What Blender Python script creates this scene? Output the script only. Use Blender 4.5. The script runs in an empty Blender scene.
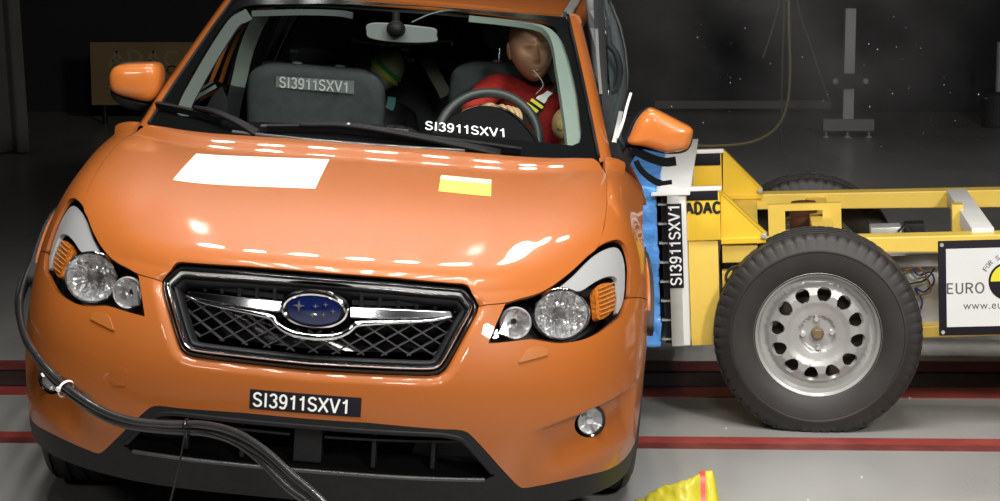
import bpy, bmesh, math, random
import numpy as np
from mathutils import Vector, Matrix, Euler
from mathutils.geometry import delaunay_2d_cdt
random.seed(7); rng = np.random.RandomState(5)
PI = math.pi
SC = bpy.context.scene
COL = SC.collection

# ------------------------------------------------------------------ camera, world, lights, exposure
FPX = 2250.0; CAMZ = 1.82; CAMY = -7.5
PITCH = math.atan((250.5 + 126.0) / FPX)
cam_d = bpy.data.cameras.new('camera'); cam = bpy.data.objects.new('camera', cam_d); COL.objects.link(cam)
cam_d.sensor_width = 36.0; cam_d.lens = FPX / 1000 * 36.0; cam_d.clip_start = .1; cam_d.clip_end = 100
cam.location = (0, CAMY, CAMZ); cam.rotation_euler = (PI / 2 - PITCH, 0, 0)
SC.camera = cam
w = bpy.data.worlds.new('dark_hall'); SC.world = w; w.use_nodes = True
w.node_tree.nodes['Background'].inputs[0].default_value = (.75, .85, 1, 1)
w.node_tree.nodes['Background'].inputs[1].default_value = .010
SC.view_settings.view_transform = 'Standard'; SC.view_settings.look = 'None'
SC.view_settings.gamma = 1; SC.view_settings.use_curve_mapping = False
SC.view_settings.exposure = 0.0
# overhead rig of flood lamps above the crash block (grid of round lamps)
LAMPS = []
def lamp(x, y, z, power, size=.28, spread=150, tilt=(0, 0), col=(1, .97, .92)):
    d = bpy.data.lights.new('flood_light', 'AREA'); d.shape = 'DISK'; d.size = size; d.energy = power
    d.spread = math.radians(spread); d.color = col
    o = bpy.data.objects.new('flood_light', d); COL.objects.link(o); o.location = (x, y, z)
    o.rotation_euler = (tilt[0], tilt[1], 0); LAMPS.append((x, y, z)); return o
RIG = 4.3
for i in range(8):
    for j in range(5):
        lamp(-1.5 + i * .44, -3.3 + j * .42, RIG, 4.6, .17, 120)
for i in range(8):
    lamp(-.15 + (i - 3.5) * .42, 2.05 + (.3 if i == 0 else 0), RIG, 1.4, .22, 50, (math.radians(-54), 0))
for i in range(3):
    lamp(.8 + i * .7, 2.8, 4.8, 3.0, .2, 60, (math.radians(30), 0))  # added lamps outside the rig, only there to brighten the dust
# front key lights hung above and behind the camera, aimed down at the car and the trolley
for (x, y, z, p, s) in ((-3.2, -6.5, 3.7, 10, .9), (.4, -7.2, 3.9, 22, .9), (3.2, -5.8, 3.8, 62, .9)):
    o = lamp(x, y, z, p, s, 90)
    o.rotation_euler = (Vector((1.5 if x > 2 else .1, -.2, .4)) - Vector((x, y, z))).to_track_quat('-Z', 'Y').to_euler()

# ------------------------------------------------------------------ projection helpers (pixel + depth plane -> point)
CAM = np.array([0, CAMY, CAMZ]); FW = np.array([0, math.cos(PITCH), -math.sin(PITCH)])
UP = np.array([0, math.sin(PITCH), math.cos(PITCH)]); RT = np.array([1., 0, 0])
def ray(px, py): return FW + RT * (px - 500) / FPX - UP * (py - 250.5) / FPX
def at(px, py, axis, val):
    d = ray(px, py); t = (val - CAM[axis]) / d[axis]; return CAM + d * t
def rz(a): c, s = math.cos(a), math.sin(a); return np.array([[c, -s, 0], [s, c, 0], [0, 0, 1]])
def ry(a): c, s = math.cos(a), math.sin(a); return np.array([[c, 0, s], [0, 1, 0], [-s, 0, c]])
def in_frame(R, T, px, py, axis, val):
    o = R.T @ (CAM - T); d = R.T @ ray(px, py); t = (val - o[axis]) / d[axis]; return o + d * t
CR = rz(-math.radians(3.05)) @ ry(math.radians(3.95))
CT = CAM + ray(315, 309) * (FPX / 383) - CR @ np.array([0, -.86, .70])
def cl(px, py, y): return in_frame(CR, CT, px, py, 1, y)          # car local point at local depth y
def c2w(p): return CR @ np.asarray(p, float) + CT

# ------------------------------------------------------------------ materials
MATS = {}
def nodes(name):
    m = bpy.data.materials.new(name); m.use_nodes = True; nt = m.node_tree
    return m, nt, nt.nodes['Principled BSDF']
def mat(name, col, rough=.5, metal=0., coat=0., var=.0, vscale=8., bump=0., bscale=60., spec=.5, rvar=0., sheen=0., emit=0, trans=0, ior=1.5, stretch=None):
    if name in MATS: return MATS[name]
    m, nt, b = nodes(name)
    b.inputs['Base Color'].default_value = (*col, 1); b.inputs['Roughness'].default_value = rough
    b.inputs['Metallic'].default_value = metal; b.inputs['Coat Weight'].default_value = coat
    b.inputs['Coat Roughness'].default_value = .04; b.inputs['Specular IOR Level'].default_value = spec
    b.inputs['IOR'].default_value = ior; b.inputs['Transmission Weight'].default_value = trans
    if emit: b.inputs['Emission Color'].default_value = (*col, 1); b.inputs['Emission Strength'].default_value = emit
    tc = nt.nodes.new('ShaderNodeTexCoord'); src = tc.outputs['Object']
    if stretch:
        mp = nt.nodes.new('ShaderNodeMapping'); mp.inputs['Scale'].default_value = stretch
        nt.links.new(src, mp.inputs[0]); src = mp.outputs[0]
    n = nt.nodes.new('ShaderNodeTexNoise'); n.inputs['Scale'].default_value = vscale; n.inputs['Detail'].default_value = 5
    nt.links.new(src, n.inputs['Vector'])
    r = nt.nodes.new('ShaderNodeMapRange'); r.inputs[1].default_value = .3; r.inputs[2].default_value = .7
    r.inputs[3].default_value = 1 - max(var, .02); r.inputs[4].default_value = 1 + max(var, .02)
    nt.links.new(n.outputs[0], r.inputs[0])
    mx = nt.nodes.new('ShaderNodeVectorMath'); mx.operation = 'SCALE'; mx.inputs[0].default_value = col
    nt.links.new(r.outputs[0], mx.inputs['Scale']); nt.links.new(mx.outputs[0], b.inputs['Base Color'])
    if rvar:
        r2 = nt.nodes.new('ShaderNodeMapRange'); r2.inputs[3].default_value = max(.02, rough - rvar); r2.inputs[4].default_value = rough + rvar
        nt.links.new(n.outputs[0], r2.inputs[0]); nt.links.new(r2.outputs[0], b.inputs['Roughness'])
    if bump:
        n2 = nt.nodes.new('ShaderNodeTexNoise'); n2.inputs['Scale'].default_value = bscale; n2.inputs['Detail'].default_value = 4
        nt.links.new(src, n2.inputs['Vector'])
        bp = nt.nodes.new('ShaderNodeBump'); bp.inputs['Strength'].default_value = bump; bp.inputs['Distance'].default_value = .01
        nt.links.new(n2.outputs[0], bp.inputs['Height']); nt.links.new(bp.outputs[0], b.inputs['Normal'])
    MATS[name] = m; return m
def glass_mat(name, tint=(.9, .95, .93), ior=1.5, rough=0.0, extra=0.):
    m = bpy.data.materials.new(name); m.use_nodes = True; nt = m.node_tree; nt.nodes.remove(nt.nodes['Principled BSDF'])
    out = nt.nodes['Material Output']; tr = nt.nodes.new('ShaderNodeBsdfTransparent'); tr.inputs[0].default_value = (*tint, 1)
    gl = nt.nodes.new('ShaderNodeBsdfGlossy'); gl.inputs['Roughness'].default_value = rough
    lw = nt.nodes.new('ShaderNodeLayerWeight'); lw.inputs[0].default_value = .5
    pw = nt.nodes.new('ShaderNodeMath'); pw.operation = 'POWER'; pw.inputs[1].default_value = 5; nt.links.new(lw.outputs['Facing'], pw.inputs[0])
    fr = nt.nodes.new('ShaderNodeMath'); fr.operation = 'MULTIPLY_ADD'; fr.inputs[1].default_value = .95; fr.inputs[2].default_value = .045; nt.links.new(pw.outputs[0], fr.inputs[0])
    ad = nt.nodes.new('ShaderNodeMath'); ad.operation = 'ADD'; ad.inputs[1].default_value = extra; ad.use_clamp = True
    nt.links.new(fr.outputs[0], ad.inputs[0])
    mx = nt.nodes.new('ShaderNodeMixShader'); nt.links.new(ad.outputs[0], mx.inputs[0]); nt.links.new(tr.outputs[0], mx.inputs[1]); nt.links.new(gl.outputs[0], mx.inputs[2])
    nt.links.new(mx.outputs[0], out.inputs[0]); MATS[name] = m; return m
ORANGE = mat('orange_car_paint', (.35, .098, .017), .42, .0, .55, .03, 3., spec=.3)
ORANGE2 = mat('orange_cover_paint', (.36, .115, .022), .4, .0, .6, .02, 3.)
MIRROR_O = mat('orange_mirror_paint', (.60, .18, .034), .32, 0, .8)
BLACKPL = mat('black_grained_plastic', (.010, .010, .011), .5, 0, 0, .15, 40, .15, 400, spec=.25)
BLACKGL = mat('black_gloss', (.008, .008, .009), .12)
DARK = mat('dark_interior', (.012, .013, .014), .7, 0, 0, .2, 20, .2, 200)
DARKSEAT = mat('charcoal_seat_fabric', (.070, .080, .084), .75, 0, 0, .15, 30, .2, 300)
RUBBER = mat('tyre_rubber', (.022, .020, .018), .55, 0, 0, .2, 9, .06, 200, rvar=.08)
RUBBER2 = mat('black_tyre_rubber', (.022, .022, .022), .6, 0, 0, .25, 25, .3, 120)
CHROME = mat('chrome', (.82, .82, .84), .08, 1.)
CHROMED = mat('dark_chrome', (.35, .35, .37), .14, 1.)
SILVER = mat('silver_wheel_paint', (.40, .40, .39), .35, .4, .2, .08, 12)
REFLECT = mat('lamp_reflector', (.86, .87, .88), .20, .85)
AMBER = mat('amber_lens', (.45, .13, .015), .15, 0, .6, .3, 60, .6, 120)
LAMPBLK = mat('lamp_housing', (.05, .052, .055), .3, .2)
LAMPGREY = mat('lamp_bezel_silver', (.55, .56, .57), .3, .4)
LENS = glass_mat('clear_lens', (.97, .97, .97), 1.45, 0, .0)
WSG = glass_mat('windscreen_glass', (.90, .94, .92), 1.45)
SIDEG = glass_mat('side_window_glass', (.80, .86, .84), 1.5, 0, .05)
YELLOW = mat('yellow_trolley_paint', (.78, .50, .03), .42, 0, .15, .08, 5, .05, 60)
YELLOWP = mat('pale_yellow_trolley_paint', (.80, .56, .10), .42, 0, .15, .08, 5, .05, 60)
ALU = mat('brushed_aluminium', (.62, .62, .60), .35, .6, 0, .1, 15)
WHITEM = mat('white_painted_steel', (.78, .78, .75), .5, 0, 0, .05, 8)
BLUE = mat('blue_barrier_wrap', (.10, .33, .80), .3, 0, .3, .2, 14, .9, 24)
WHITE = mat('white_sticker', (.92, .92, .90), .45)
WLET = mat('white_lettering', (.88, .88, .87), .5)
BLACKST = mat('black_sticker', (.010, .009, .014), .6, spec=.2)
YELST = mat('yellow_sticker', (.86, .60, .08), .45)
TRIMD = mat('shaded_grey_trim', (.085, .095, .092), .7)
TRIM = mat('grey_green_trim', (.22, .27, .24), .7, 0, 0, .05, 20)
SKIN = mat('copper_dummy_skin', (.68, .38, .23), .42, 0, .1, .12, 9)
SKINP = mat('tan_dummy_vinyl', (.55, .36, .19), .5, 0, 0, .12, 9)
RED = mat('red_shirt_cloth', (.42, .018, .014), .85, 0, 0, .18, 14, .5, 60)
CABLE = mat('black_cable_sheath', (.02, .02, .02), .3, 0, .3, .2, 30)
BLUEBADGE = mat('blue_badge_enamel', (.006, .012, .075), .08, 0, 1.)

# ------------------------------------------------------------------ mesh helpers
def link(name, me, m=None, parent=None, **props):
    o = bpy.data.objects.new(name, me); COL.objects.link(o)
    if m is not None:
        for k in (m if isinstance(m, (list, tuple)) else [m]): me.materials.append(k)
    if parent is not None: o.parent = parent
    for k, v in props.items(): o[k] = v
    return o
def empty(name, label, cat, loc=(0, 0, 0), rot=None, group=None):
    o = bpy.data.objects.new(name, None); COL.objects.link(o); o.location = loc; o.empty_display_size = .1
    if rot is not None: o.rotation_euler = rot
    o['label'] = label; o['category'] = cat
    if group: o['group'] = group
    return o
def tag(o, label, cat, group=None):
    o['label'] = label; o['category'] = cat
    if group: o['group'] = group
    return o
class MB:
    def __init__(s): s.v = []; s.f = []
    def add(s, v, f):
        n = len(s.v); s.v += [tuple(map(float, q)) for q in v]; s.f += [tuple(i + n for i in q) for q in f]; return s
    def box(s, c, d, rot=None, bev=.0):
        c = np.asarray(c, float); hx, hy, hz = [q / 2 for q in d]
        R = np.array(Euler(rot).to_matrix()) if rot is not None else np.eye(3)
        if bev <= 0:
            P = [(x, y, z) for x in (-hx, hx) for y in (-hy, hy) for z in (-hz, hz)]
            F = [(0, 1, 3, 2), (4, 6, 7, 5), (0, 4, 5, 1), (2, 3, 7, 6), (0, 2, 6, 4), (1, 5, 7, 3)]
        else:
            b = min(bev, hx * .9, hy * .9, hz * .9); bm = bmesh.new(); bmesh.ops.create_cube(bm, size=1)
            for q in bm.verts: q.co = Vector((q.co.x * 2 * hx, q.co.y * 2 * hy, q.co.z * 2 * hz))
            bmesh.ops.bevel(bm, geom=bm.edges[:], offset=b, segments=2, affect='EDGES', profile=.6)
            bm.verts.index_update(); P = [tuple(q.co) for q in bm.verts]; F = [tuple(q.index for q in f.verts) for f in bm.faces]; bm.free()
        return s.add([R @ np.array(p) + c for p in P], F)
    def tube(s, path, r, n=8, cap=True):
        path = [np.asarray(p, float) for p in path]; m = len(path); r = [r] * m if np.isscalar(r) else list(r)
        V = []; prev = None
        for i in range(m):
            t = path[min(i + 1, m - 1)] - path[max(i - 1, 0)]; t = t / (np.linalg.norm(t) + 1e-12)
            if prev is None: a = np.array([0, 0, 1.]) if abs(t[2]) < .9 else np.array([1., 0, 0])
            else: a = prev
            u = a - t * (a @ t); u /= np.linalg.norm(u); prev = u; w_ = np.cross(t, u)
            for k in range(n):
                g = 2 * PI * k / n; V.append(path[i] + r[i] * (math.cos(g) * u + math.sin(g) * w_))
        F = [(i * n + k, i * n + (k + 1) % n, (i + 1) * n + (k + 1) % n, (i + 1) * n + k) for i in range(m - 1) for k in range(n)]
        if cap: F += [tuple(range(n))[::-1], tuple((m - 1) * n + k for k in range(n))]
        return s.add(V, F)
    def ribbon(s, path, side, w_, t):            # flat bar along path: width along side vector, thickness t
        V = []; path = [np.asarray(p, float) for p in path]; m = len(path)
        for i, p in enumerate(path):
            d = path[min(i + 1, m - 1)] - path[max(i - 1, 0)]; d /= np.linalg.norm(d) + 1e-12
            sd = np.asarray(side[i] if hasattr(side[0], '__len__') else side, float); sd = sd - d * (sd @ d); sd /= np.linalg.norm(sd); nn = np.cross(d, sd)
            ww = w_[i] if hasattr(w_, '__len__') else w_
            for a, b in ((-1, -1), (1, -1), (1, 1), (-1, 1)): V.append(p + sd * a * ww / 2 + nn * b * t / 2)
        F = [(i * 4 + k, i * 4 + (k + 1) % 4, i * 4 + 4 + (k + 1) % 4, i * 4 + 4 + k) for i in range(m - 1) for k in range(4)]
        F += [(3, 2, 1, 0), tuple((m - 1) * 4 + k for k in range(4))]
        return s.add(V, F)
    def prism(s, poly, axis, a, b):              # polygon in the two other axes, extruded from a to b along axis
        n = len(poly); V = []
        for h in (a, b):
            for p in poly:
                q = list(p); q.insert(axis, h); V.append(q)
        F = [tuple(range(n))[::-1], tuple(range(n, 2 * n))] + [(i, (i + 1) % n, n + (i + 1) % n, n + i) for i in range(n)]
        return s.add(V, F)
    def lathe(s, prof, c=(0, 0, 0), axis=1, n=48, closed=False):   # prof: (radius, along-axis)
        c = np.asarray(c, float); V = []; m = len(prof)
        for k in range(n):
            g = 2 * PI * k / n; ca, sa = math.cos(g), math.sin(g)
            for r, h in prof:
                q = [ca * r, sa * r]; q.insert(axis, h); V.append(c + q)
        mm = m if closed else m - 1
        F = [(k * m + i, k * m + (i + 1) % m, ((k + 1) % n) * m + (i + 1) % m, ((k + 1) % n) * m + i) for k in range(n) for i in range(mm)]
        return s.add(V, F)
    def ellipsoid(s, c, r, n=24, m=14, R=None, fn=None):
        V = []; c = np.asarray(c, float)
        for i in range(m + 1):
            ph = PI * i / m
            for k in range(n):
                g = 2 * PI * k / n; q = np.array([math.sin(ph) * math.cos(g), math.sin(ph) * math.sin(g), math.cos(ph)])
                p = q * r
                if fn is not None: p = fn(q, p)
                V.append((R @ p if R is not None else p) + c)
        F = [(i * n + k, (i + 1) * n + k, (i + 1) * n + (k + 1) % n, i * n + (k + 1) % n) for i in range(m) for k in range(n)]
        return s.add(V, F)
    def sweep(s, P, N, prof, closed=True):       # profile (b,n) swept along path P with surface normals N
        P = np.asarray(P); N = np.asarray(N); m = len(P); k = len(prof); V = []
        for i in range(m):
            t = P[(i + 1) % m if closed else min(i + 1, m - 1)] - P[(i - 1) % m if closed else max(i - 1, 0)]; t = t / np.linalg.norm(t)
            b = np.cross(t, N[i]); b /= np.linalg.norm(b)
            for pb, pn in prof: V.append(P[i] + b * pb + N[i] * pn)
        mm = m if closed else m - 1
        F = [(i * k + j, i * k + (j + 1) % k, ((i + 1) % m) * k + (j + 1) % k, ((i + 1) % m) * k + j) for i in range(mm) for j in range(k)]
        return s.add(V, F)
    def grid(s, fn, us, vs):
        V = [fn(u, v) for v in vs for u in us]; n = len(us)
        return s.add(V, [(j * n + i, j * n + i + 1, j * n + n + i + 1, j * n + n + i) for j in range(len(vs) - 1) for i in range(n - 1)])
    def build(s, name, m=None, parent=None, smooth=None, recalc=True, **props):
        me = bpy.data.meshes.new(name); me.from_pydata(s.v, [], s.f)
        if recalc:
            bm = bmesh.new(); bm.from_mesh(me); bmesh.ops.remove_doubles(bm, verts=bm.verts[:], dist=1e-6)
            bmesh.ops.recalc_face_normals(bm, faces=bm.faces[:]); bm.to_mesh(me); bm.free()
        if smooth is not None:
            me.polygons.foreach_set('use_smooth', [True] * len(me.polygons))
            me.set_sharp_from_angle(angle=math.radians(smooth))
        me.validate(); return link(name, me, m, parent, **props)
def crs(P, n=4, closed=False):                   # Catmull-Rom refinement
    P = [np.asarray(p, float) for p in P]; m = len(P); out = []
    g = (lambda i: P[i % m]) if closed else (lambda i: P[i] if 0 <= i < m else (2 * P[0] - P[1] if i < 0 else 2 * P[-1] - P[-2]))
    for i in range(m if closed else m - 1):
        a, b, c, d = g(i - 1), g(i), g(i + 1), g(i + 2)
        for k in range(n):
            f = k / n; out.append(.5 * ((2 * b) + (-a + c) * f + (2 * a - 5 * b + 4 * c - d) * f * f + (-a + 3 * b - 3 * c + d) * f ** 3))
    if not closed: out.append(P[-1])
    return out
def densify(P, st):
    out = []; P = [np.asarray(p, float) for p in P]
    for i in range(len(P)):
        a, b = P[i], P[(i + 1) % len(P)]; k = max(1, int(math.ceil(np.linalg.norm((b - a) / st))))
        out += [a + (b - a) * j / k for j in range(k)]
    return out
def inside(Q, poly):
    poly = np.asarray(poly); x, y = Q[:, 0], Q[:, 1]; r = np.zeros(len(Q), bool); n = len(poly)
    for i in range(n):
        x1, y1 = poly[i]; x2, y2 = poly[(i + 1) % n]
        if y1 == y2: continue
        c = ((y1 > y) != (y2 > y)) & (x < (x2 - x1) * (y - y1) / (y2 - y1) + x1); r ^= c
    return r
def segdist(Q, poly, closed=True):
    poly = np.asarray(poly, float); d = np.full(len(Q), 1e9)
    for i in range(len(poly) if closed else len(poly) - 1):
        a = poly[i]; b = poly[(i + 1) % len(poly)]; ab = b - a; t = np.clip(((Q - a) @ ab) / (ab @ ab + 1e-12), 0, 1)
        d = np.minimum(d, np.hypot(*(Q - a - t[:, None] * ab).T))
    return d
def normals_of(surf, U, V, h=1e-3, ref=None):
    a = surf(U + h, V) - surf(U - h, V); b = surf(U, V + h) - surf(U, V - h)
    n = np.cross(a, b); n /= np.linalg.norm(n, axis=1)[:, None] + 1e-12
    return n
def panel(name, m, parent, surf, outer, holes=(), st=(.15, .15), off=0., depth=.012, flip=1, gap=0., back=False, **props):
    """thin sheet cut out of a smooth surface: outline and holes in the surface's own (u, v), folded edges of given depth"""
    st = np.asarray(st, float)
    def shrink(P, g):
        if not g: return [np.asarray(p, float) for p in P]
        P = np.asarray(P, float); n = len(P); ar = .5 * np.sum(P[:, 0] * np.roll(P[:, 1], -1) - np.roll(P[:, 0], -1) * P[:, 1])
        t = np.roll(P, -1, 0) - np.roll(P, 1, 0); t /= np.linalg.norm(t, axis=1)[:, None] + 1e-12
        nn = np.stack([-t[:, 1], t[:, 0]], 1) * (1 if ar > 0 else -1); return list(P + nn * g)
    loops = [shrink(densify(outer, st), gap)] + [shrink(densify(h, st), -gap if gap else 0) for h in holes]
    A = np.array(loops[0]); lo, hi = A.min(0), A.max(0)
    gu, gv = np.meshgrid(np.arange(lo[0] + st[0] / 2, hi[0], st[0]), np.arange(lo[1] + st[1] / 2, hi[1], st[1]))
    Q = np.stack([gu.ravel(), gv.ravel()], 1); ok = inside(Q, loops[0])
    for h in loops[1:]: ok &= ~inside(Q, h)
    Q = Q[ok]
    allb = np.concatenate([np.array(l) for l in loops])
    keep = np.ones(len(Q), bool)
    for l in loops: keep &= segdist(Q / st, np.array(l) / st) > .35
    Q = Q[keep]
    pts = [Vector(p) for p in allb] + [Vector(p) for p in Q]; ed = []; k = 0
    for l in loops: ed += [(k + i, k + (i + 1) % len(l)) for i in range(len(l))]; k += len(l)
    vs, es, fs, ov, _, _ = delaunay_2d_cdt(pts, ed, [], 0, 1e-7)
    W = np.array([tuple(v) for v in vs]); T = np.array([f for f in fs if len(f) == 3])
    cen = W[T].mean(1); ok = inside(cen, loops[0])
    for h in loops[1:]: ok &= ~inside(cen, h)
    T = T[ok]; U, V = W[:, 0].copy(), W[:, 1].copy()
    N = normals_of(surf, U, V) * flip; P = surf(U, V) + N * off
    fn = np.cross(P[T[:, 1]] - P[T[:, 0]], P[T[:, 2]] - P[T[:, 0]]); sgn = np.sum(fn * N[T[:, 0]], 1) < 0
    T[sgn] = T[sgn][:, [0, 2, 1]]
    verts = list(map(tuple, P)); faces = [tuple(int(i) for i in t) for t in T]; nskin = len(faces)
    cn = [tuple(N[i]) for t in T for i in t]
    for l in loops:
        L = np.array(l); n_ = normals_of(surf, L[:, 0], L[:, 1]) * flip; p_ = surf(L[:, 0], L[:, 1]) + n_ * off; q_ = p_ - n_ * depth
        b0 = len(verts); k = len(l); verts += list(map(tuple, p_)) + list(map(tuple, q_))
        for i in range(k):
            faces.append((b0 + i, b0 + (i + 1) % k, b0 + k + (i + 1) % k, b0 + k + i)); cn += [(0, 0, 0)] * 4
    if back:
        b0 = len(verts); verts += list(map(tuple, P - N * depth)); faces += [tuple(int(b0 + i) for i in t[::-1]) for t in T]; cn += [tuple(-N[i]) for t in T for i in t[::-1]]
    me = bpy.data.meshes.new(name); me.from_pydata(verts, [], faces)
    if back and isinstance(m, (list, tuple)): me.polygons.foreach_set('material_index', [0] * (len(faces) - len(T)) + [1] * len(T))
    me.polygons.foreach_set('use_smooth', [True] * len(faces)); me.normals_split_custom_set(cn)
    return link(name, me, m, parent, **props)
def mirror_poly(P): return [(-u, v) for u, v in P][::-1]
def sym(P):                                      # open list from centre to side -> closed symmetric outline piece
    return [(-u, v) for u, v in P[::-1] if u > 1e-6] + list(P)

_fonts = {}
def text_geo(txt, size=1., bold=0., align='CENTER', spacing=1.):
    cu = bpy.data.curves.new('txt', 'FONT'); cu.body = txt; cu.size = size; cu.align_x = align; cu.align_y = 'CENTER'; cu.resolution_u = 3
    cu.offset = bold; cu.space_character = spacing
    o = bpy.data.objects.new('txt', cu); COL.objects.link(o); dg = bpy.context.evaluated_depsgraph_get(); dg.update()
    me = bpy.data.meshes.new_from_object(o.evaluated_get(dg)); V = np.array([tuple(v.co) for v in me.vertices]); F = [tuple(p.vertices) for p in me.polygons]
    COL.objects.unlink(o); bpy.data.objects.remove(o); bpy.data.curves.remove(cu); bpy.data.meshes.remove(me); return V[:, :2], F
def text_on(name, txt, fn, width, m, parent, height=None, bold=0., spacing=1., **props):
    """flat lettering; fn maps (tx, ty) in metres arrays -> 3D points"""
    V, F = text_geo(txt, 1., bold, spacing=spacing); lo, hi = V.min(0), V.max(0); V = V - (lo + hi) / 2; s = width / (hi[0] - lo[0]); sy = (height / (hi[1] - lo[1])) if height else s
    P = fn(V[:, 0] * s, V[:, 1] * sy); mb = MB(); mb.add(P, F); return mb.build(name, m, parent, recalc=False, **props)
def plane_fn(o, x, y):
    o, x, y = map(lambda q: np.asarray(q, float), (o, x, y)); return lambda a, b: o + np.outer(a, x) + np.outer(b, y)

def _arc(cx, cy, rx, ry, a0, a1, n=12): return [(cx + rx * math.cos(math.radians(a)), cy + ry * math.sin(math.radians(a))) for a in np.linspace(a0, a1, n)]
GLY = {'I': (.28, [[(.14, 0), (.14, 1)]]), '1': (.52, [[(.10, .74), (.22, .78), (.32, .88), (.34, 1)], [(.34, 1), (.34, 0)]]),
 'X': (.66, [[(.03, 0), (.63, 1)], [(.03, 1), (.63, 0)]]), 'V': (.66, [[(.03, 1), (.33, 0)], [(.33, 0), (.63, 1)]]),
 'S': (.64, [_arc(.33, .74, .23, .22, 15, 250, 14) + [(.40, .49)] + _arc(.33, .265, .25, .225, 80, -170, 16)]),
 '3': (.56, [_arc(.27, .75, .20, .21, 165, -90, 14), _arc(.27, .265, .23, .235, 90, -165, 16)]),
 '9': (.56, [_arc(.28, .68, .21, .28, 0, 360, 20), _arc(.27, .50, .22, .46, 15, -60, 10) + _arc(.26, .20, .20, .17, -50, -160, 8)]),
 'A': (.68, [[(.03, 0), (.34, 1)], [(.34, 1), (.65, 0)], [(.15, .36), (.53, .36)]]), 'D': (.68, [[(.10, 0), (.10, 1)], [(.10, 1)] + _arc(.28, .5, .32, .5, 90, -90, 14) + [(.10, 0)]]),
 'C': (.70, [_arc(.37, .5, .29, .47, 40, 320, 20)]), 'E': (.58, [[(.10, 0), (.10, 1)], [(.10, .95), (.52, .95)], [(.10, .5), (.48, .5)], [(.10, .05), (.53, .05)]]),
 'U': (.66, [[(.10, 1), (.10, .30)] + _arc(.33, .27, .23, .25, 180, 360, 12) + [(.56, .30), (.56, 1)]]), 'R': (.64, [[(.10, 0), (.10, 1)], [(.10, .95)] + _arc(.32, .73, .23, .22, 90, -90, 10) + [(.10, .51)], [(.34, .50), (.58, 0)]]),
 'O': (.76, [_arc(.38, .5, .30, .47, 0, 360, 24)]), 'N': (.68, [[(.10, 0), (.10, 1)], [(.10, .97), (.58, .03)], [(.58, 0), (.58, 1)]]), 'P': (.60, [[(.10, 0), (.10, 1)], [(.10, .95)] + _arc(.30, .72, .23, .23, 90, -90, 10) + [(.10, .49)]])}
def text_geo2(txt, th):
    V = []; F = []; x0 = 0
    for ch in txt:
        wd, st = GLY[ch]
        for L in st:
            L = [np.array(p, float) + np.array([x0, 0]) for p in L]; m = len(L); b = len(V)
            for i, p in enumerate(L):
                d = L[min(i + 1, m - 1)] - L[max(i - 1, 0)]; d = d / (np.linalg.norm(d) + 1e-9); n = np.array([-d[1], d[0]]) * th / 2; V += [p + n, p - n]
            F += [(b + 2 * i, b + 2 * i + 1, b + 2 * i + 3, b + 2 * i + 2) for i in range(m - 1)]
        x0 += wd + .10
    return np.array(V), F
_text_geo = text_geo
def text_geo(txt, size=1., bold=0., align='CENTER', spacing=1.):
    if txt and all(c in GLY for c in txt): return text_geo2(txt, .135 + bold * 3)
    return _text_geo(txt, size, bold, align, spacing)

# ------------------------------------------------------------------ setting
FLOORM = mat('polished_concrete', (.285, .283, .272), .30, 0, 0, .10, 2.2, .04, 30, rvar=.10, stretch=(1, .6, 1))
WALLM = mat('dark_hall_wall', (.012, .0125, .013), .8, 0, 0, .3, 2)
def fl(pl, pr, x0=-9., x1=10.):
    a = at(10, pl, 2, 0); b = at(800, pr, 2, 0); k = (b[1] - a[1]) / (b[0] - a[0])
    return (x0, a[1] + k * (x0 - a[0])), (x1, a[1] + k * (x1 - a[0]))
def strip(name, top, bot, m, h, z0=-.02, x0=-9.):
    (xa, ya), (xb, yb) = fl(*top, x0); (_, yc), (_, yd) = fl(*bot, x0)
    mb = MB(); mb.prism([(xa, yc), (xb, yd), (xb, yb), (xa, ya)], 2, z0, h); return mb.build(name, m, None, kind='structure')
mb = MB(); mb.box((0, 2, -.06), (19, 24, .12)); mb.build('floor', FLOORM, kind='structure')
REDL = mat('red_floor_line', (.27, .045, .038), .4, 0, 0, .18, 9, rvar=.1)
REDD = mat('worn_red_floor_line', (.16, .035, .030), .4, 0, 0, .3, 9)
RAILD = mat('dark_rail_cover', (.05, .028, .026), .25, 0, 0, .3, 5)
LITFLOOR = mat('lit_floor_strip', (.80, .80, .78), .35, .0, 0, .08, 6, rvar=.08)  # near-white colour stands in for brightly lit floor beneath the trolley
strip('trim_1', (432, 438), (437.5, 444.5), REDL, .002)
strip('trim_2', (437.5, 444.5), (443, 450), REDD, .002)
strip('trim_3', (387, 388), (395, 398), REDL, .003)
strip('trim_4', (372, 373.5), (386, 387), RAILD, .002)
strip('trim_5', (386, 387), (387, 388), BLACKPL, .004)
strip('trim_6', (370.5, 372), (372, 373.5), BLACKPL, .004)
strip('trim_7', (361, 362), (370.5, 372), REDD, .003)
strip('trim_8', (336, 337), (360, 361), LITFLOOR, .004, x0=.25)
BY = 9.9
mb = MB(); mb.box((0, BY + .1, 4), (24, .2, 8)); mb.build('wall_back', WALLM, kind='structure')
mb = MB(); mb.box((-8.1, 2, 4), (.2, 24, 8)); mb.build('wall_left', WALLM, kind='structure')
mb = MB(); mb.box((9.4, 2, 4), (.2, 24, 8)); mb.build('wall_right', WALLM, kind='structure')
mb = MB(); mb.box((.6, 2, 8.1), (17.4, 24, .2)); mb.build('ceiling', WALLM, kind='structure')
# rail along the foot of the back wall
a = at(655, 105, 1, BY - .1); b = at(832, 106, 1, BY - .1)
mb = MB(); mb.box(((a[0] + b[0]) / 2, BY - .06, a[2]), (b[0] - a[0], .05, .06)); o = mb.build('wall_rail', mat('grey_rail', (.16, .16, .155), .6), None)
tag(o, 'thin grey rail running along the dark back wall behind the dust', 'rail')
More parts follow.
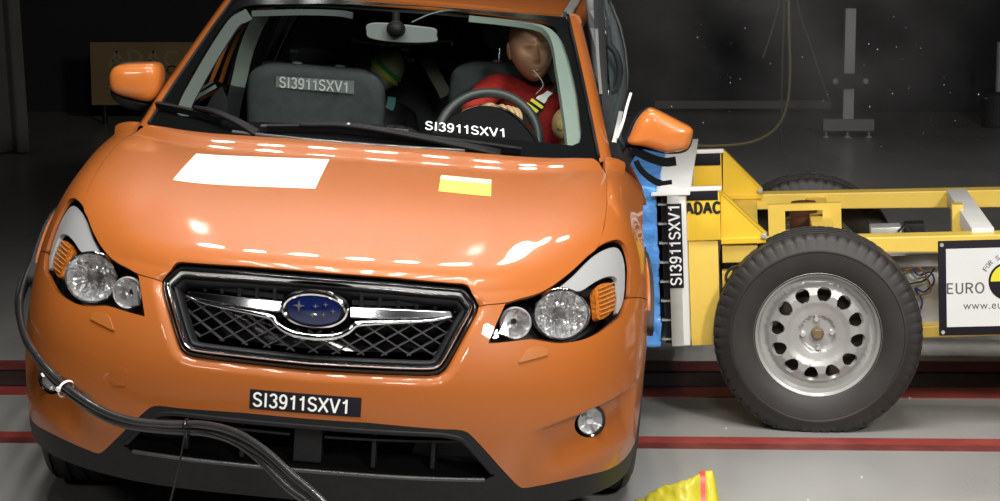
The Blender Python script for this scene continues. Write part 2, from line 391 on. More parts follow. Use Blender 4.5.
# banner board
a = at(90, 42, 1, 9.0); b = at(206, 105, 1, 9.0)
o = empty('banner_board', 'pale yellow advertising board with faint lettering against the dark wall at left', 'board', ((a[0] + b[0]) / 2, 9.0, b[2]))
wd = b[0] - a[0]; ht = a[2] - b[2]
mb = MB(); mb.box((0, 0, ht / 2), (wd, .03, ht), bev=.006); mb.build('board_panel', mat('faded_yellow_board', (.22, .16, .065), .8, 0, 0, .1, 3), o)
text_on('lettering', 'ADAC', plane_fn((-.03, -.0165, ht * .74), (1, 0, 0), (0, 0, 1)), .52, mat('faint_letter', (.28, .22, .12), .8), o, height=.13)
text_on('lettering', 'ADAC Crash', plane_fn((.09, -.0165, ht * .56), (1, 0, 0), (0, 0, 1)), .62, mat('dark_letter', (.05, .035, .02), .8), o, height=.07, bold=.01)
for k in (-1, 1):
    mb = MB(); mb.tube([(k * wd * .4, .05, -b[2]), (k * wd * .4, .03, ht * .9)], .02); mb.build('support_pole', BLACKPL, o)
# pale curtain at far left
c = at(0, 155, 2, 0); pts = []
mb = MB(); us = np.linspace(-1.1, .16, 60)
mb.grid(lambda u, v: (c[0] + u + .04 * v, c[1] + .035 * math.sin(u * 38) + .02 * math.sin(u * 61), .02 + (1 - v) * 1.15), us, np.linspace(0, 1, 8))
o = mb.build('hanging_curtain', mat('grey_white_cloth', (.11, .11, .10), .9, 0, 0, .1, 5), None, 80)
sm = o.modifiers.new('th', 'SOLIDIFY'); sm.thickness = .006
tag(o, 'pale grey hanging curtain at the far left edge of the dark hall', 'curtain')
# light mast with foot in the background
c = at(847, 137, 2, 0); s_ = FPX / ((c - CAM) @ FW)
o = empty('camera_mast', 'silver profile mast on a wide low base in the dusty background', 'mast', tuple(c))
MG = mat('mast_grey', (.55, .55, .55), .5, .3); BG = mat('mast_base_grey', (.26, .265, .27), .6)
mb = MB(); mb.box((0, 0, .12 + .385), (.075, .075, .79), bev=.004)
for k in (-.02, .02): mb.box((k, -.04, .505), (.012, .006, .79))
mb.build('upright_post', MG, o)
mb = MB(); mb.box((0, -.02, .09), (.36, .10, .085), bev=.008); mb.build('base_beam', BG, o)
for k in (-.15, 0, .15):
    mb = MB(); mb.lathe([(.0, 0), (.022, 0), (.022, .01), (.008, .014), (.008, .05), (0, .05)], (k, -.02, 0), axis=2, n=12); mb.build('foot', MG, o)
mb = MB(); mb.box((0, -.06, .40), (.20, .06, .10), bev=.01); mb.build('carriage', BLACKPL, o)
for k in (-.105, .105):
    mb = MB(); mb.ellipsoid((k, -.10, .40), (.022, .012, .022), 14, 8); mb.build('knob', mat('white_knob', (.5, .5, .48), .4), o)
# second stand at the right edge
c = at(997, 127, 2, 0)
o = empty('equipment_stand', 'dark round equipment drum with a grey post at the right edge of the background', 'stand', tuple(c))
mb = MB(); mb.lathe([(0, 0), (.11, 0), (.115, .02), (.115, .24), (.10, .26), (0, .26)], axis=2, n=28); mb.build('drum', mat('dark_drum', (.03, .03, .03), .6), o)
mb = MB(); mb.tube([(0, 0, .26), (0, 0, .62)], .022, 10); mb.build('post', MG, o)
# hanging hose and wires
def wire(name, label, pts, Y, r, m):
    P = [at(px, py, 1, Y) for px, py in pts]; P = crs(P, 6); mb = MB(); mb.tube(P, r, 8); return tag(mb.build(name, m, None, 60), label, 'cable')
YEL_H = mat('dull_yellow_hose', (.22, .17, .08), .6); DW = mat('dark_wire', (.06, .06, .06), .6)
wire('air_hose', 'dull yellowish hose hanging from above and curving left through the dust', [(787, -90), (788, -30), (789, 30), (790, 70), (787, 105), (776, 128), (752, 142), (715, 146), (680, 145)], 4.5, .008, YEL_H)
wire('hanging_wire', 'straight dark vertical wire hanging beside the yellowish hose', [(784, -90), (784, 0), (782, 80), (781, 150)], 4.7, .006, DW)
wire('hanging_wire', 'dark slanting wire hanging left of the vertical wire', [(784, -60), (779, 0), (772, 30), (763, 58)], 5.2, .006, DW)
wire('hanging_wire', 'dark slanting wire running down right towards the mast base', [(793, -60), (797, 0), (812, 50), (829, 100)], 6.0, .006, DW)
a = at(800, -5, 1, 4.5)

# housings of the overhead flood lamps (out of frame, seen in reflections)
mb = MB()
for (x, y, z) in LAMPS[:48]: mb.lathe([(.15, -.005), (.165, .0), (.165, .10), (.05, .14), (0, .14)], (x, y, z + .012), axis=2, n=12)
tag(mb.build('lamp_rig', BLACKPL, None), 'black overhead rig of round flood lamps above the car', 'lamp rig')['kind'] = 'stuff'

# ------------------------------------------------------------------ wheels
def tyre_mb(R, W, r_in, tread='road', n=120, floor_z=None, axis=1, frame=None):
    hw = W / 2
    prof = [(r_in, -hw * .78), (r_in + .012, -hw * .86), (r_in + (R - r_in) * .35, -hw * .98), (r_in + (R - r_in) * .55, -hw * .99), (r_in + (R - r_in) * .57, -hw * 1.02), (r_in + (R - r_in) * .61, -hw * 1.02), (r_in + (R - r_in) * .63, -hw), (R - .022, -hw * .93), (R - .008, -hw * .84), (R - .002, -hw * .72)]
    gr = []
    gw = W * .04
    for g in (-.44, -.15, .15, .44):
        cgr = g * W * .75
        gr += [(R, cgr - gw * .8), (R - .008, cgr - gw * .5), (R - .008, cgr + gw * .5), (R, cgr + gw * .8)]
    prof = prof + gr + [(a, -b) for a, b in prof[::-1]]
    m = len(prof); V = []; F = []
    for k in range(n):
        g = 2 * PI * k / n
        for i, (r, h) in enumerate(prof):
            rr = r
            if r > R - .012 and r > r_in + .03 and k % 4 == 0: rr -= (.006 if tread == 'road' else .0015)
            if tread == 'ribs' and (i in (7, 8, 9) or len(prof) - 10 <= i <= len(prof) - 8) and k % 5 < 1: rr -= .006
            q = [math.cos(g + (.02 if h > 0 else 0)) * rr, math.sin(g + (.02 if h > 0 else 0)) * rr]; q.insert(axis, h); V.append(q)
    F = [(k * m + i, k * m + i + 1, ((k + 1) % n) * m + i + 1, ((k + 1) % n) * m + i) for k in range(n) for i in range(m - 1)]
    mb = MB(); mb.add(V, F); return mb

# ------------------------------------------------------------------ barrier trolley
TR = rz(-math.radians(6.0)) @ ry(-math.radians(2.6))
T0 = at(818, 337, 1, -.27) + TR @ np.array([0, .1, 0])
TT = T0.copy(); HUBZ = T0[2]
root = empty('barrier_trolley', 'yellow steel crash barrier trolley with blue wrapped block pressed against the orange car', 'trolley', (TT[0], TT[1], 0))
TM = Matrix.Translation(Vector((TT[0], TT[1], HUBZ))) @ Matrix(TR.tolist()).to_4x4()
frame_m = root.matrix_world.copy()
root.rotation_euler = Matrix(TR.tolist()).to_euler()
# children are written in the hub frame: shift so the empty itself stands on the floor
OFFT = TR.T @ np.array([0, 0, HUBZ])
def tp(px, py, ty):
    q = in_frame(TR, TT, px, py, 1, ty); return q[0], q[2]
def tb(mb, name, m, parent=None, smooth=None, **k):
    mb.v = [tuple(np.array(v) + OFFT) for v in mb.v]; return mb.build(name, m, parent or root, smooth, **k)
def tbox(name, m, px0, py0, px1, py1, y0, y1, bev=.003, parent=None, yref=None, **k):
    yr = y0 if yref is None else yref
    x0, z0 = tp(px0, py0, yr); x1, z1 = tp(px1, py1, yr); mb = MB()
    mb.box(((x0 + x1) / 2, (y0 + y1) / 2, (z0 + z1) / 2), (abs(x1 - x0), abs(y1 - y0), abs(z1 - z0)), bev=bev); return tb(mb, name, m, parent, 30, **k)
YN, YF = 0.0, 1.12
# near front column with its overlapping plate
tbox('column', YELLOWP, 688, 236, 721, 345, YN, YN + .10)
tbox('front_plate', YELLOW, 684.5, 190, 721, 240, YN - .012, YN + .10, .004)
tbox('plate_cap', WHITEM, 683, 187.8, 721.5, 190.5, YN - .016, YN + .012, .002)
tbox('black_window', BLACKST, 686.5, 191.5, 718, 200, YN - .014, YN - .010, .001)
def tfn(px, py, ty, rot=0):
    x, z = tp(px, py, ty); e = np.array([math.cos(rot), 0, math.sin(rot)]); f = np.array([-math.sin(rot), 0, math.cos(rot)])
    o = np.array([x, ty, z]) + OFFT; return plane_fn(o, e, f)
text_on('lettering', 'ADAC', tfn(702.5, 208, YN - .0135), .122, mat('black_lettering', (.01, .01, .01), .5), root, height=.046, bold=.04)
def gusset(ty, pts, m, name='gusset_plate', th=.012):
    P = [tp(a, b, ty) for a, b in pts]; mb = MB(); mb.prism(P, 1, ty, ty + th); tb(mb, name, m)
    # folded flange along the sloping edge
    (xa, za), (xb, zb) = P[0], P[1]; mb = MB(); mb.ribbon([(xa, ty + .025, za), (xb, ty + .025, zb)], (0, 1, 0), .05, .008); tb(mb, 'gusset_flange', m)
    (xa, za), (xb, zb) = P[3], P[2]; mb = MB(); mb.box(((xa + xb) / 2, ty + .03, za), (xb - xa, .08, .02), bev=.003); tb(mb, 'gusset_foot', m)
gusset(YN + .01, [(721, 193), (766, 235), (766, 241), (721, 241)], YELLOW)
gusset(YF, [(723, 151), (762, 190), (762, 197), (723, 197)], YELLOW)
tbox('front_plate', YELLOW, 692, 153, 723, 215, YF - .01, YF + .09, .004)
tbox('plate_cap', WHITEM, 690, 150.3, 723.5, 153, YF - .014, YF + .012, .002)
tbox('black_window', BLACKST, 694, 154, 720.5, 165, YF - .014, YF - .0095, .001)
for (px, py, ty) in ((764, 236, YN - .0), (760, 191, YF - .01)):
    x, z = tp(px, py, ty); mb = MB(); mb.lathe([(0, -.010), (.007, -.010), (.007, 0), (.011, 0), (.011, .006), (0, .006)], (x, ty - .004, z), 1, 6); tb(mb, 'bolt', ALU)
# long beams
def beam(name, m, p0, p1, y0, y1):      # p = (px, top, bottom) at depth y0
    a = tp(p0[0], p0[1], y0); b = tp(p1[0], p1[1], y0); c = tp(p1[0], p1[2], y0); d = tp(p0[0], p0[2], y0)
    mb = MB(); mb.prism([a, b, c, d], 1, y0, y1)
    o = tb(mb, name, m); bv = o.modifiers.new('bevel', 'BEVEL'); bv.width = .004; bv.segments = 2; return o
beam('long_beam', YELLOWP, (728, 195, 210), (1150, 187, 206), YF, YF + .09)
beam('long_beam', YELLOWP, (722, 241, 254), (1150, 231, 251), .13, .22)
beam('lower_beam', YELLOWP, (740, 333, 343), (1150, 319, 332), .13, .21)
beam('lower_beam', YELLOWP, (745, 262, 270), (1150, 252, 262), YF, YF + .08)
# cross members
for px in (748, 826, 985, 1120):
    xx, zz = tp(px, 243 - (px - 870) * .05, .13); mb = MB(); mb.box((xx, (.18 + YF + .04) / 2, zz - .006), (.075, YF - .16, .055), bev=.005); tb(mb, 'cross_member', WHITEM if px == 985 else YELLOWP, None, 30)
# cross plate with a rectangular opening and the dark damper behind it
def cross_plate(px0, px1, py0, py1, hx0, hx1, hy0, hy1, ty):
    x0, z1 = tp(px0, py0, ty); x1, z0 = tp(px1, py1, ty); a0, b1 = tp(hx0, hy0, ty); a1, b0 = tp(hx1, hy1, ty)
    mb = MB()
    for (xa, xb, za, zb) in ((x0, a0, z0, z1), (a1, x1, z0, z1), (a0, a1, b1, z1), (a0, a1, z0, b0)):
        mb.box(((xa + xb) / 2, ty + .015, (za + zb) / 2), (xb - xa, .03, zb - za))
    tb(mb, 'cross_plate', YELLOWP)
cross_plate(768, 842, 205, 250, 785, 823, 211, 230, .62)
x, z = tp(804, 222, .72); mb = MB(); mb.lathe([(0, -.07), (.045, -.07), (.05, -.05), (.05, .05), (.045, .07), (0, .07)], (x, .75, z), 2, 20); tb(mb, 'damper', mat('rusty_brown', (.10, .035, .02), .5), None, 30)
tbox('upright', YELLOWP, 952, 205, 964, 236, .62, .68)
tbox('upright', YELLOWP, 1040, 205, 1054, 236, .62, .68)
tbox('sensor_box', ALU, 871, 228, 902, 240, .32, .42)
tbox('sensor_box', BLACKPL, 905, 224, 925, 236, .55, .63)
mb = MB(); P = [np.array([*(lambda q: (q[0], .3, q[1]))(tp(a, b, .3))]) for a, b in ((898, 232), (905, 226), (912, 232), (920, 236))]; mb.tube(crs(P, 4), .004, 6); tb(mb, 'cable', CABLE, None, 60)
# lower white box and cables
tbox('ballast_box', WHITEM, 885, 266, 1100, 322, .30, .85, .008)
tbox('ballast_rail', ALU, 885, 256, 1100, 262, .24, .30)
def tcable(pts, ty, r, m, name='cable'):
    P = [np.array([tp(a, b, ty)[0], ty, tp(a, b, ty)[1]]) for a, b in pts]; mb = MB(); mb.tube(crs(P, 5), r, 6); tb(mb, name, m, None, 60)
tcable([(908, 262), (918, 275), (930, 272), (934, 282), (924, 292), (915, 288), (922, 300), (921, 309)], .26, .0035, mat('blue_wire', (.03, .06, .25), .5))
tcable([(905, 270), (920, 268), (931, 290), (916, 296)], .25, .003, mat('brown_wire', (.35, .16, .05), .5))
tcable([(910, 284), (925, 280), (935, 268)], .255, .003, CABLE)
tcable([(742, 296), (729, 285), (726, 276), (732, 268), (745, 266), (760, 268)], -.02, .005, CABLE)
tbox('hinge_bracket', YELLOWP, 722, 245, 758, 262, .02, .10)
tbox('hinge_bracket', YELLOWP, 722, 272, 735, 330, .02, .08)
# wheels
def rim_holes_surface(prof):
    rs = [p[0] for p in prof]; hs = [p[1] for p in prof]
    def f(U, V):
        r = np.hypot(U, V); y = np.interp(r, rs, hs); return np.stack([U, y, V], 1)
    return f
def steel_wheel(R, W, c, label=None):
    rin = R * .61
    t = tyre_mb(R, W, rin - .004, 'ribs', 280)
    V = np.array(t.v) + np.array(c)
    # squash where it meets the floor
    wz = (V @ TR.T)[:, 2] + HUBZ; d = np.maximum(0, .003 - wz); V += np.outer(d, TR.T @ np.array([0, 0, 1]))
    k = np.exp(-((wz) / .05) ** 2); V[:, 1] += np.sign(V[:, 1] - c[1]) * k * .008
    t.v = list(map(tuple, V)); wl = tb(t, 'wheel', RUBBER, None, 40); wl['label'] = label or 'black road tyre on a silver steel rim'
    c = np.array(c)
    mb = MB(); mb.lathe([(rin, -.082), (rin + .006, -.078), (rin + .004, -.07), (rin - .012, -.064), (rin - .02, -.03), (rin - .018, .06), (rin + .006, .08)], c, 1, 96); tb(mb, 'rim', SILVER, wl, 40)
    ro = rin - .012
    surf0 = rim_holes_surface([(0, -.035), (.052, -.035), (.062, -.045), (.09, -.052), (.11, -.060), (.135, -.060), (.158, -.048), (.172, -.030), (ro + .01, -.030)])
    cc = c + OFFT
    surf = lambda U, V: surf0(U, V) + cc
    circ = lambda r, n, x=0, z=0, rz_=None: [(x + r * math.cos(2 * PI * k / n), z + (rz_ or r) * math.sin(2 * PI * k / n)) for k in range(n)]
    holes = []
    for k in range(12):
        g = 2 * PI * (k + .5) / 12 + .08; ca, sa = math.cos(g), math.sin(g)
        h = [(.134 + .0255 * math.cos(q), .0235 * math.sin(q) * (1 + .25 * math.cos(q))) for q in np.linspace(0, 2 * PI, 14, endpoint=False)]
        holes.append([(a * ca - b * sa, a * sa + b * ca) for a, b in h])
    for k in range(4):
        g = PI / 2 * k + .04
    panel('wheel_disc', SILVER, wl, surf, circ(ro, 72), holes, (.008, .008), 0, .012, flip=1)
    mb = MB(); mb.lathe([(0, -.062), (.014, -.062), (.02, -.056), (.022, -.035), (.03, -.034)], c, 1, 24); tb(mb, 'hub_cap', mat('grease_brown', (.25, .19, .11), .4, .6), wl, 40)
    mb = MB(); mb.lathe([(0, .03), (ro - .005, .03)], c, 1, 40); tb(mb, 'brake_drum', mat('dark_brake', (.06, .045, .03), .6), wl)
    for k in range(4):
        g = PI / 2 * k + .04; q = c + np.array([math.cos(g) * .048, -.036, math.sin(g) * .048])
        mb = MB(); mb.lathe([(0, -.016), (.007, -.016), (.009, -.010), (.009, 0), (.013, .002)], q, 1, 6); tb(mb, 'wheel_nut', ALU, wl)
    return wl
steel_wheel(.342, .20, (0, 0, 0), 'near wheel with silver rim of twelve round windows')
xf = tp(809, 262, 1.2)[0]
wz_ = (TR @ np.array([xf, 1.36, 0]))[2]
steel_wheel(.345, .20, (xf, 1.36, -wz_), 'far wheel mostly hidden behind the yellow frame')
xr = 2.55
for ty in (0, 1.25):
    wz_ = (TR @ np.array([xr, ty, 0]))[2]; steel_wheel(.342, .20, (xr, ty, -wz_), 'rear wheel of the trolley')
mb = MB(); mb.tube([(0, .05, 0), (xf, 1.2, -.0)], .035, 12); tb(mb, 'axle', BLACKPL, None, 40)
# sign panel
yS = -.02
x0, z0 = tp(938, 241.5, yS); z1 = tp(938, 336, yS)[1]; hS = z0 - z1; wS = hS * 1.95
cx, cz = x0 + wS / 2, (z0 + z1) / 2
mb = MB(); mb.box((cx, yS + .006, cz), (wS, .012, hS), bev=.003); sg = tb(mb, 'sign_panel', BLACKST, None, 30, label='black bordered white sign panel with a yellow and black round logo')
mb = MB(); mb.box((cx, yS - .001, cz + .002), (wS - .05, .003, hS - .055)); tb(mb, 'sign_sheet', mat('sign_white', (.66, .67, .66), .4, 0, 0, .04, 3), sg)
TXT = mat('grey_sign_lettering', (.10, .10, .10), .6)
def sfn(x, z): return plane_fn(np.array([x, yS - .0032, z]) + OFFT, (1, 0, 0), (0, 0, 1))
lx = tp(1008, 284, yS)[0]; lz = tp(1003, 281, yS)[1]
text_on('lettering', 'EURO', sfn(tp(965.5, 288, yS)[0], tp(967, 288, yS)[1]), .122, TXT, sg, height=.038)
text_on('lettering', 'NCAP', sfn(2 * lx - tp(965.5, 288, yS)[0], tp(967, 288, yS)[1]), .125, TXT, sg, height=.038)
text_on('lettering', 'www.euroncap.com', sfn(lx + .01, tp(1003, 307, yS)[1]), .31, TXT, sg, height=.026, spacing=1.1)
arc = 'FOR SAFER CARS'
for i, ch in enumerate(arc):
    if ch == ' ': continue
    g = math.radians(150 - i * 120 / 13.0); r = .084; q = np.array([lx + r * math.cos(g), yS - .0032, lz + r * math.sin(g)])
    text_on('lettering', ch, plane_fn(q + OFFT, (math.sin(g), 0, -math.cos(g)), (math.cos(g), 0, math.sin(g))), .012, TXT, sg, height=.016)
for k in range(4):
    r = .060; mb = MB(); p = [(lx, lz)] + [(lx + r * math.cos(g), lz + r * math.sin(g)) for g in np.linspace(PI / 2 * k, PI / 2 * (k + 1), 12)]
    mb.prism(p, 1, yS - .0040, yS - .0026); tb(mb, 'logo_quarter', mat('sign_yellow', (.72, .62, .03), .4) if k % 2 else BLACKST, sg)
mb = MB(); mb.lathe([(.056, -.0042), (.063, -.0042), (.063, -.003), (.056, -.003)], (lx, yS, lz), 1, 48, True); tb(mb, 'logo_ring', BLACKST, sg)
for (dx, dz) in ((-1, 1), (-1, -1), (1, 1), (1, -1)):
    mb = MB(); mb.lathe([(0, -.004), (.006, -.004), (.007, 0)], (cx + dx * (wS / 2 - .012), yS, cz + dz * (hS / 2 - .012)), 1, 10); tb(mb, 'screw', ALU, sg)
# barrier face: aluminium back plate, perforated spacer, blue wrapped block
xa, zt = tp(667, 196, -.10); xb = tp(685.5, 196, -.10)[0]; zb = tp(668, 346, -.10)[1]
mb = MB(); mb.box(((xa + xb) / 2, .65, (zt + zb) / 2), (xb - xa, 1.5, zt - zb), bev=.003); bp = tb(mb, 'back_plate', WHITEM, None, 30)
tbox('edge_angle', ALU, 667, 196, 684, 346, -.108, -.10, .001)
mb = MB(); x2 = tp(656, 200, -.10)[0]; mb.box(((x2 + xb) / 2 + .0, .65, zt + .006), (xb - x2 + .03, 1.52, .008), bev=.002); tb(mb, 'top_plate', WHITEM, None, 30)
st_ = tbox('number_sticker', BLACKST, 666.5, 204, 684, 288, -.111, -.108, .0005)
q0 = tp(675, 246, -.112); text_on('lettering', 'SI3911SXV1', plane_fn(np.array([q0[0], -.1125, q0[1]]) + OFFT, (0, 0, 1), (-1, 0, 0)), .262, WLET, st_, height=.040, bold=.005)
xs0 = tp(657.5, 200, -.09)[0]
mb = MB(); mb.box(((xs0 + xa) / 2 + .004, .65, (zt + zb) / 2), (.02, 1.46, zt - zb - .01)); tb(mb, 'spacer_frame', BLACKPL)
for k in range(8):
    z = zt - .03 - k * (zt - zb - .05) / 7; mb = MB(); mb.box(((xs0 + xa) / 2, -.092 + .02, z), (xa - xs0, .03, .006)); tb(mb, 'spacer_rib', ALU)
# blue block
ztb = tp(650, 186, -.10)[1]; zbb = tp(645, 349, -.10)[1]; xl = tp(612, 300, -.1)[0]
def blue_fn(face):
    pass
bm = bmesh.new(); bmesh.ops.create_cube(bm, size=1); bmesh.ops.subdivide_edges(bm, edges=bm.edges[:], cuts=40, use_grid_fill=True)
dx, dy, dz = xs0 - xl, 1.46, ztb - zbb
from mathutils import noise
for v in bm.verts:
    p = Vector((v.co.x * dx, v.co.y * dy, v.co.z * dz)); e = max(abs(v.co.x), abs(v.co.y), abs(v.co.z))
    n1 = noise.noise(Vector((p.x * 5, p.y * 4, p.z * 26 + 2.2 * p.x))) * .010 + noise.noise(Vector((p.x * 22 + p.z * 14, p.y * 9, p.z * 34))) * .006
    nrm = Vector((0 if abs(v.co.x) < .499 else math.copysign(1, v.co.x), 0 if abs(v.co.y) < .499 else math.copysign(1, v.co.y), 0 if abs(v.co.z) < .499 else math.copysign(1, v.co.z)))
    v.co = p + nrm * (n1 - .006) + Vector(((xs0 + xl) / 2, .65, (ztb + zbb) / 2)) + Vector(OFFT)
me = bpy.data.meshes.new('wrapped_block'); bm.to_mesh(me); bm.free(); me.polygons.foreach_set('use_smooth', [True] * len(me.polygons))
bl_ = link('wrapped_block', me, BLUE, root, label='blue film wrapped deformable block')

# ------------------------------------------------------------------ car body master surface (u across, v up the nose and over the bonnet)
ROWS = [
 [(0,-.855,.18),(.2,-.85,.18),(.4,-.83,.18),(.56,-.78,.185),(.70,-.69,.19),(.79,-.58,.195),(.845,-.45,.20),(.865,-.34,.205)],
 [(0,-.885,.29),(.2,-.88,.29),(.4,-.855,.29),(.575,-.80,.29),(.72,-.71,.295),(.81,-.60,.295),(.86,-.46,.30),(.875,-.34,.30)],
 [(0,-.905,.41),(.2,-.90,.41),(.4,-.872,.41),(.58,-.815,.41),(.73,-.72,.415),(.82,-.60,.42),(.87,-.46,.42),(.882,-.33,.42)],
 [(0,-.905,.53),(.2,-.90,.53),(.4,-.87,.53),(.575,-.81,.535),(.725,-.71,.54),(.82,-.58,.545),(.872,-.44,.55),(.886,-.31,.55)],
 [(0,-.875,.63),(.2,-.87,.63),(.4,-.84,.63),(.56,-.78,.64),(.715,-.67,.655),(.812,-.53,.67),(.868,-.37,.675),(.888,-.24,.67)],
 [(0,-.845,.73),(.2,-.84,.73),(.4,-.80,.725),(.55,-.73,.73),(.70,-.59,.755),(.797,-.43,.78),(.855,-.27,.775),(.89,-.14,.74)],
 [(0,-.80,.805),(.2,-.79,.805),(.4,-.745,.796),(.55,-.65,.80),(.675,-.49,.845),(.77,-.31,.88),(.838,-.15,.865),(.89,0,.79)],
 [(0,-.62,.856),(.2,-.61,.856),(.4,-.57,.851),(.55,-.48,.866),(.66,-.35,.893),(.76,-.16,.922),(.835,0,.90),(.89,.12,.82)],
 [(0,-.40,.914),(.2,-.395,.913),(.4,-.37,.909),(.55,-.30,.915),(.65,-.18,.93),(.75,0,.95),(.83,.12,.93),(.89,.24,.85)],
 [(0,-.12,.959),(.2,-.12,.958),(.4,-.10,.953),(.54,-.06,.956),(.64,.03,.963),(.74,.14,.974),(.82,.25,.955),(.89,.37,.88)],
 [(0,.17,.992),(.2,.175,.991),(.4,.20,.985),(.54,.24,.981),(.64,.30,.984),(.73,.37,.985),(.81,.43,.975),(.885,.52,.90)],
]
G = np.array(ROWS, float)
EXT = np.concatenate([(G[:, 1] * np.array([-1, 1, 1]))[:, None], G, (2 * G[:, 7] - G[:, 6])[:, None]], 1)
EXT = np.concatenate([(2 * EXT[0] - EXT[1])[None], EXT, (2 * EXT[10] - EXT[9])[None]], 0)
def bsp(f): return np.stack([(1 - f) ** 3, 3 * f ** 3 - 6 * f * f + 4, -3 * f ** 3 + 3 * f * f + 3 * f + 1, f ** 3], -1) / 6
def S0(U, V):
    U = np.asarray(U, float); V = np.asarray(V, float); sg = np.where(U < 0, -1., 1.); u = np.abs(U)
    i = np.clip(np.floor(u).astype(int), 0, 6); j = np.clip(np.floor(V).astype(int), 0, 9)
    wu = bsp(u - i); wv = bsp(V - j); P = np.zeros((len(u), 3))
    for a in range(4):
        for b in range(4): P += (wv[:, a] * wu[:, b])[:, None] * EXT[j + a, i + b]
    P[:, 0] *= sg; return P
def inv(x, z):                                    # front area: frontal position -> (u, v)
    x = np.atleast_1d(np.asarray(x, float)); z = np.atleast_1d(np.asarray(z, float)); u = x / .19; v = np.clip((z - .17) / .12, 0, 9)
    for _ in range(25):
        p = S0(u, v); e = np.stack([p[:, 0] - x, p[:, 2] - z], 1); h = 1e-4
        a = (S0(u + h, v) - p) / h; b = (S0(u, v + h) - p) / h
        det = a[:, 0] * b[:, 2] - b[:, 0] * a[:, 2]; det = np.where(abs(det) < 1e-6, 1e-6, det)
        du = -(e[:, 0] * b[:, 2] - b[:, 0] * e[:, 1]) / det; dv = -(a[:, 0] * e[:, 1] - e[:, 0] * a[:, 2]) / det
        u = np.clip(u + np.clip(du, -.5, .5), -7, 7); v = np.clip(v + np.clip(dv, -.5, .5), 0, 10)
    return u, v
def sx(x, z, surf=None): u, v = inv(x, z); return (surf or S0)(u, v)
GRX = [(0, .783), (.20, .782), (.375, .774), (.386, .771), (.425, .728), (.421, .712), (.358, .578), (.349, .564), (.334, .553), (.31, .549), (.0, .543)]
GRILLE = GRX + [(-x, z) for x, z in GRX[-2:0:-1]]
FOGC = (.762, .405)
def sstep(a, b, x): t = np.clip((x - a) / (b - a), 0, 1); return t * t * (3 - 2 * t)
def disp(P, U, V):
    x = np.abs(P[:, 0]); z = P[:, 2]; front = (np.abs(V) < 6.6)
    q = np.stack([P[:, 0], z], 1); d = np.zeros(len(x)); near = front & (x < .50) & (z > .48) & (z < .85)
    if near.any():
        dd = segdist(q[near], GRILLE); ins = inside(q[near], GRILLE); dd = np.where(ins, 0, dd)
        wz_ = sstep(.715, .765, q[near][:, 1]); side = .030 * (1 - wz_) + .012 * wz_
        k = np.clip(1 - dd / side, 0, 1) ** 2; d[near] -= k * (.015 * (1 - wz_) + .003 * wz_)
    # fog lamp pocket under a sharp crease
    line = .397 + (x - .57) * .30
    k = sstep(.575, .69, x) * (1 - sstep(.845, .862, x)) * sstep(-.004, .016, line - z) * (1 - sstep(.05, .17, line - z)) * (np.abs(V) < 4)
    d -= .030 * k
    # gentle crease lines on the bonnet
    cu = 3.35 + .10 * (V - 6); k = (V > 5.9) * sstep(5.9, 7, V) * (1 - sstep(9.3, 9.95, V)); d += .0018 * k * sstep(-.55, .0, np.abs(U) - cu) * (1 - sstep(.0, 1.6, np.abs(U) - cu))
    d += .009 * np.exp(-((V - 5.9) / .5) ** 2) * (1 - sstep(2.4, 4.2, np.abs(U))) * (V > 5.0) * (z > .76)
    t = np.clip((V - 9.55) / .45, 0, 1); d += .022 * sstep(9.50, 9.86, V) * (np.abs(U) < 6)
    return d
def S(U, V):
    P = S0(U, V); h = 2e-3; a = S0(U + h, V) - S0(U - h, V); b = S0(U, V + h) - S0(U, V - h); n = np.cross(a, b); n /= np.linalg.norm(n, axis=1)[:, None] + 1e-12
    P = P + n * disp(P, U, V)[:, None]
    P[:, 0] -= .034 * sstep(-.35, .15, P[:, 1]) * sstep(.66, .87, P[:, 0])     # struck side pushed in
    return P
_n = normals_of(S0, np.array([0.]), np.array([2.])); FL = 1 if _n[0][1] < 0 else -1

car = empty('crossover_car', 'orange crossover car seen from the front, leaning under a side impact', 'car', tuple(CT))
car.rotation_euler = Matrix(CR.tolist()).to_euler()
car.location = tuple(CT)
# outlines (u, v), right half
HL = [(2.37,4.03),(2.5,4.6),(2.63,5.1),(2.85,5.17),(3.2,5.24),(3.46,5.36),(3.83,5.57),(4.22,5.79),(4.49,5.9),(4.82,5.92),(5.18,5.84),(5.40,5.58),(5.47,5.05),(5.32,4.42),(5.1,4.14),(4.75,4.03),(4.31,3.90),(3.91,3.85),(3.53,3.87),(3.28,3.96),(3.03,4.06),(2.7,4.05)]
HL = [tuple(p) for p in [HL[0], HL[1]] + list(crs(HL[2:], 3))]
LOW = [(0,2.03),(.83,2.04),(1.75,1.98)] + [tuple(p) for p in crs([(1.75,1.98),(2.05,1.96),(2.22,1.78),(2.64,1.09),(2.97,.59),(3.12,.52),(3.36,.55),(4.22,.64),(5.46,.60),(7.0,.75)], 4)][1:]
def xz2uv(P): u, v = inv([p[0] for p in P], [p[1] for p in P]); return [(float(a), float(b)) for a, b in zip(u, v)]
GUV = xz2uv(GRX)
gtip = GUV[4]
BON = GUV[:5]                                      # bonnet front edge over the grille, to the grille tip
BSIDE = [(2.63,5.10),(2.85,5.17),(3.2,5.24),(3.46,5.36),(3.83,5.57),(4.22,5.79),(4.49,5.9),(4.72,6.42),(4.95,7.42),(5.10,8.5),(5.15,9.1),(4.95,9.6),(4.55,9.86)]
BSIDE = [tuple(p) for p in crs([gtip] + BSIDE, 3)][1:]
REAR = [(4.0,9.93),(3,9.97),(2,9.99),(1,9.99),(0,9.99)]
bon_r = BON + BSIDE + REAR
bonnet = panel('bonnet', ORANGE, car, S, bon_r + mirror_poly(bon_r)[1:-1], (), (.09, .075), 0, .016, FL, .014)
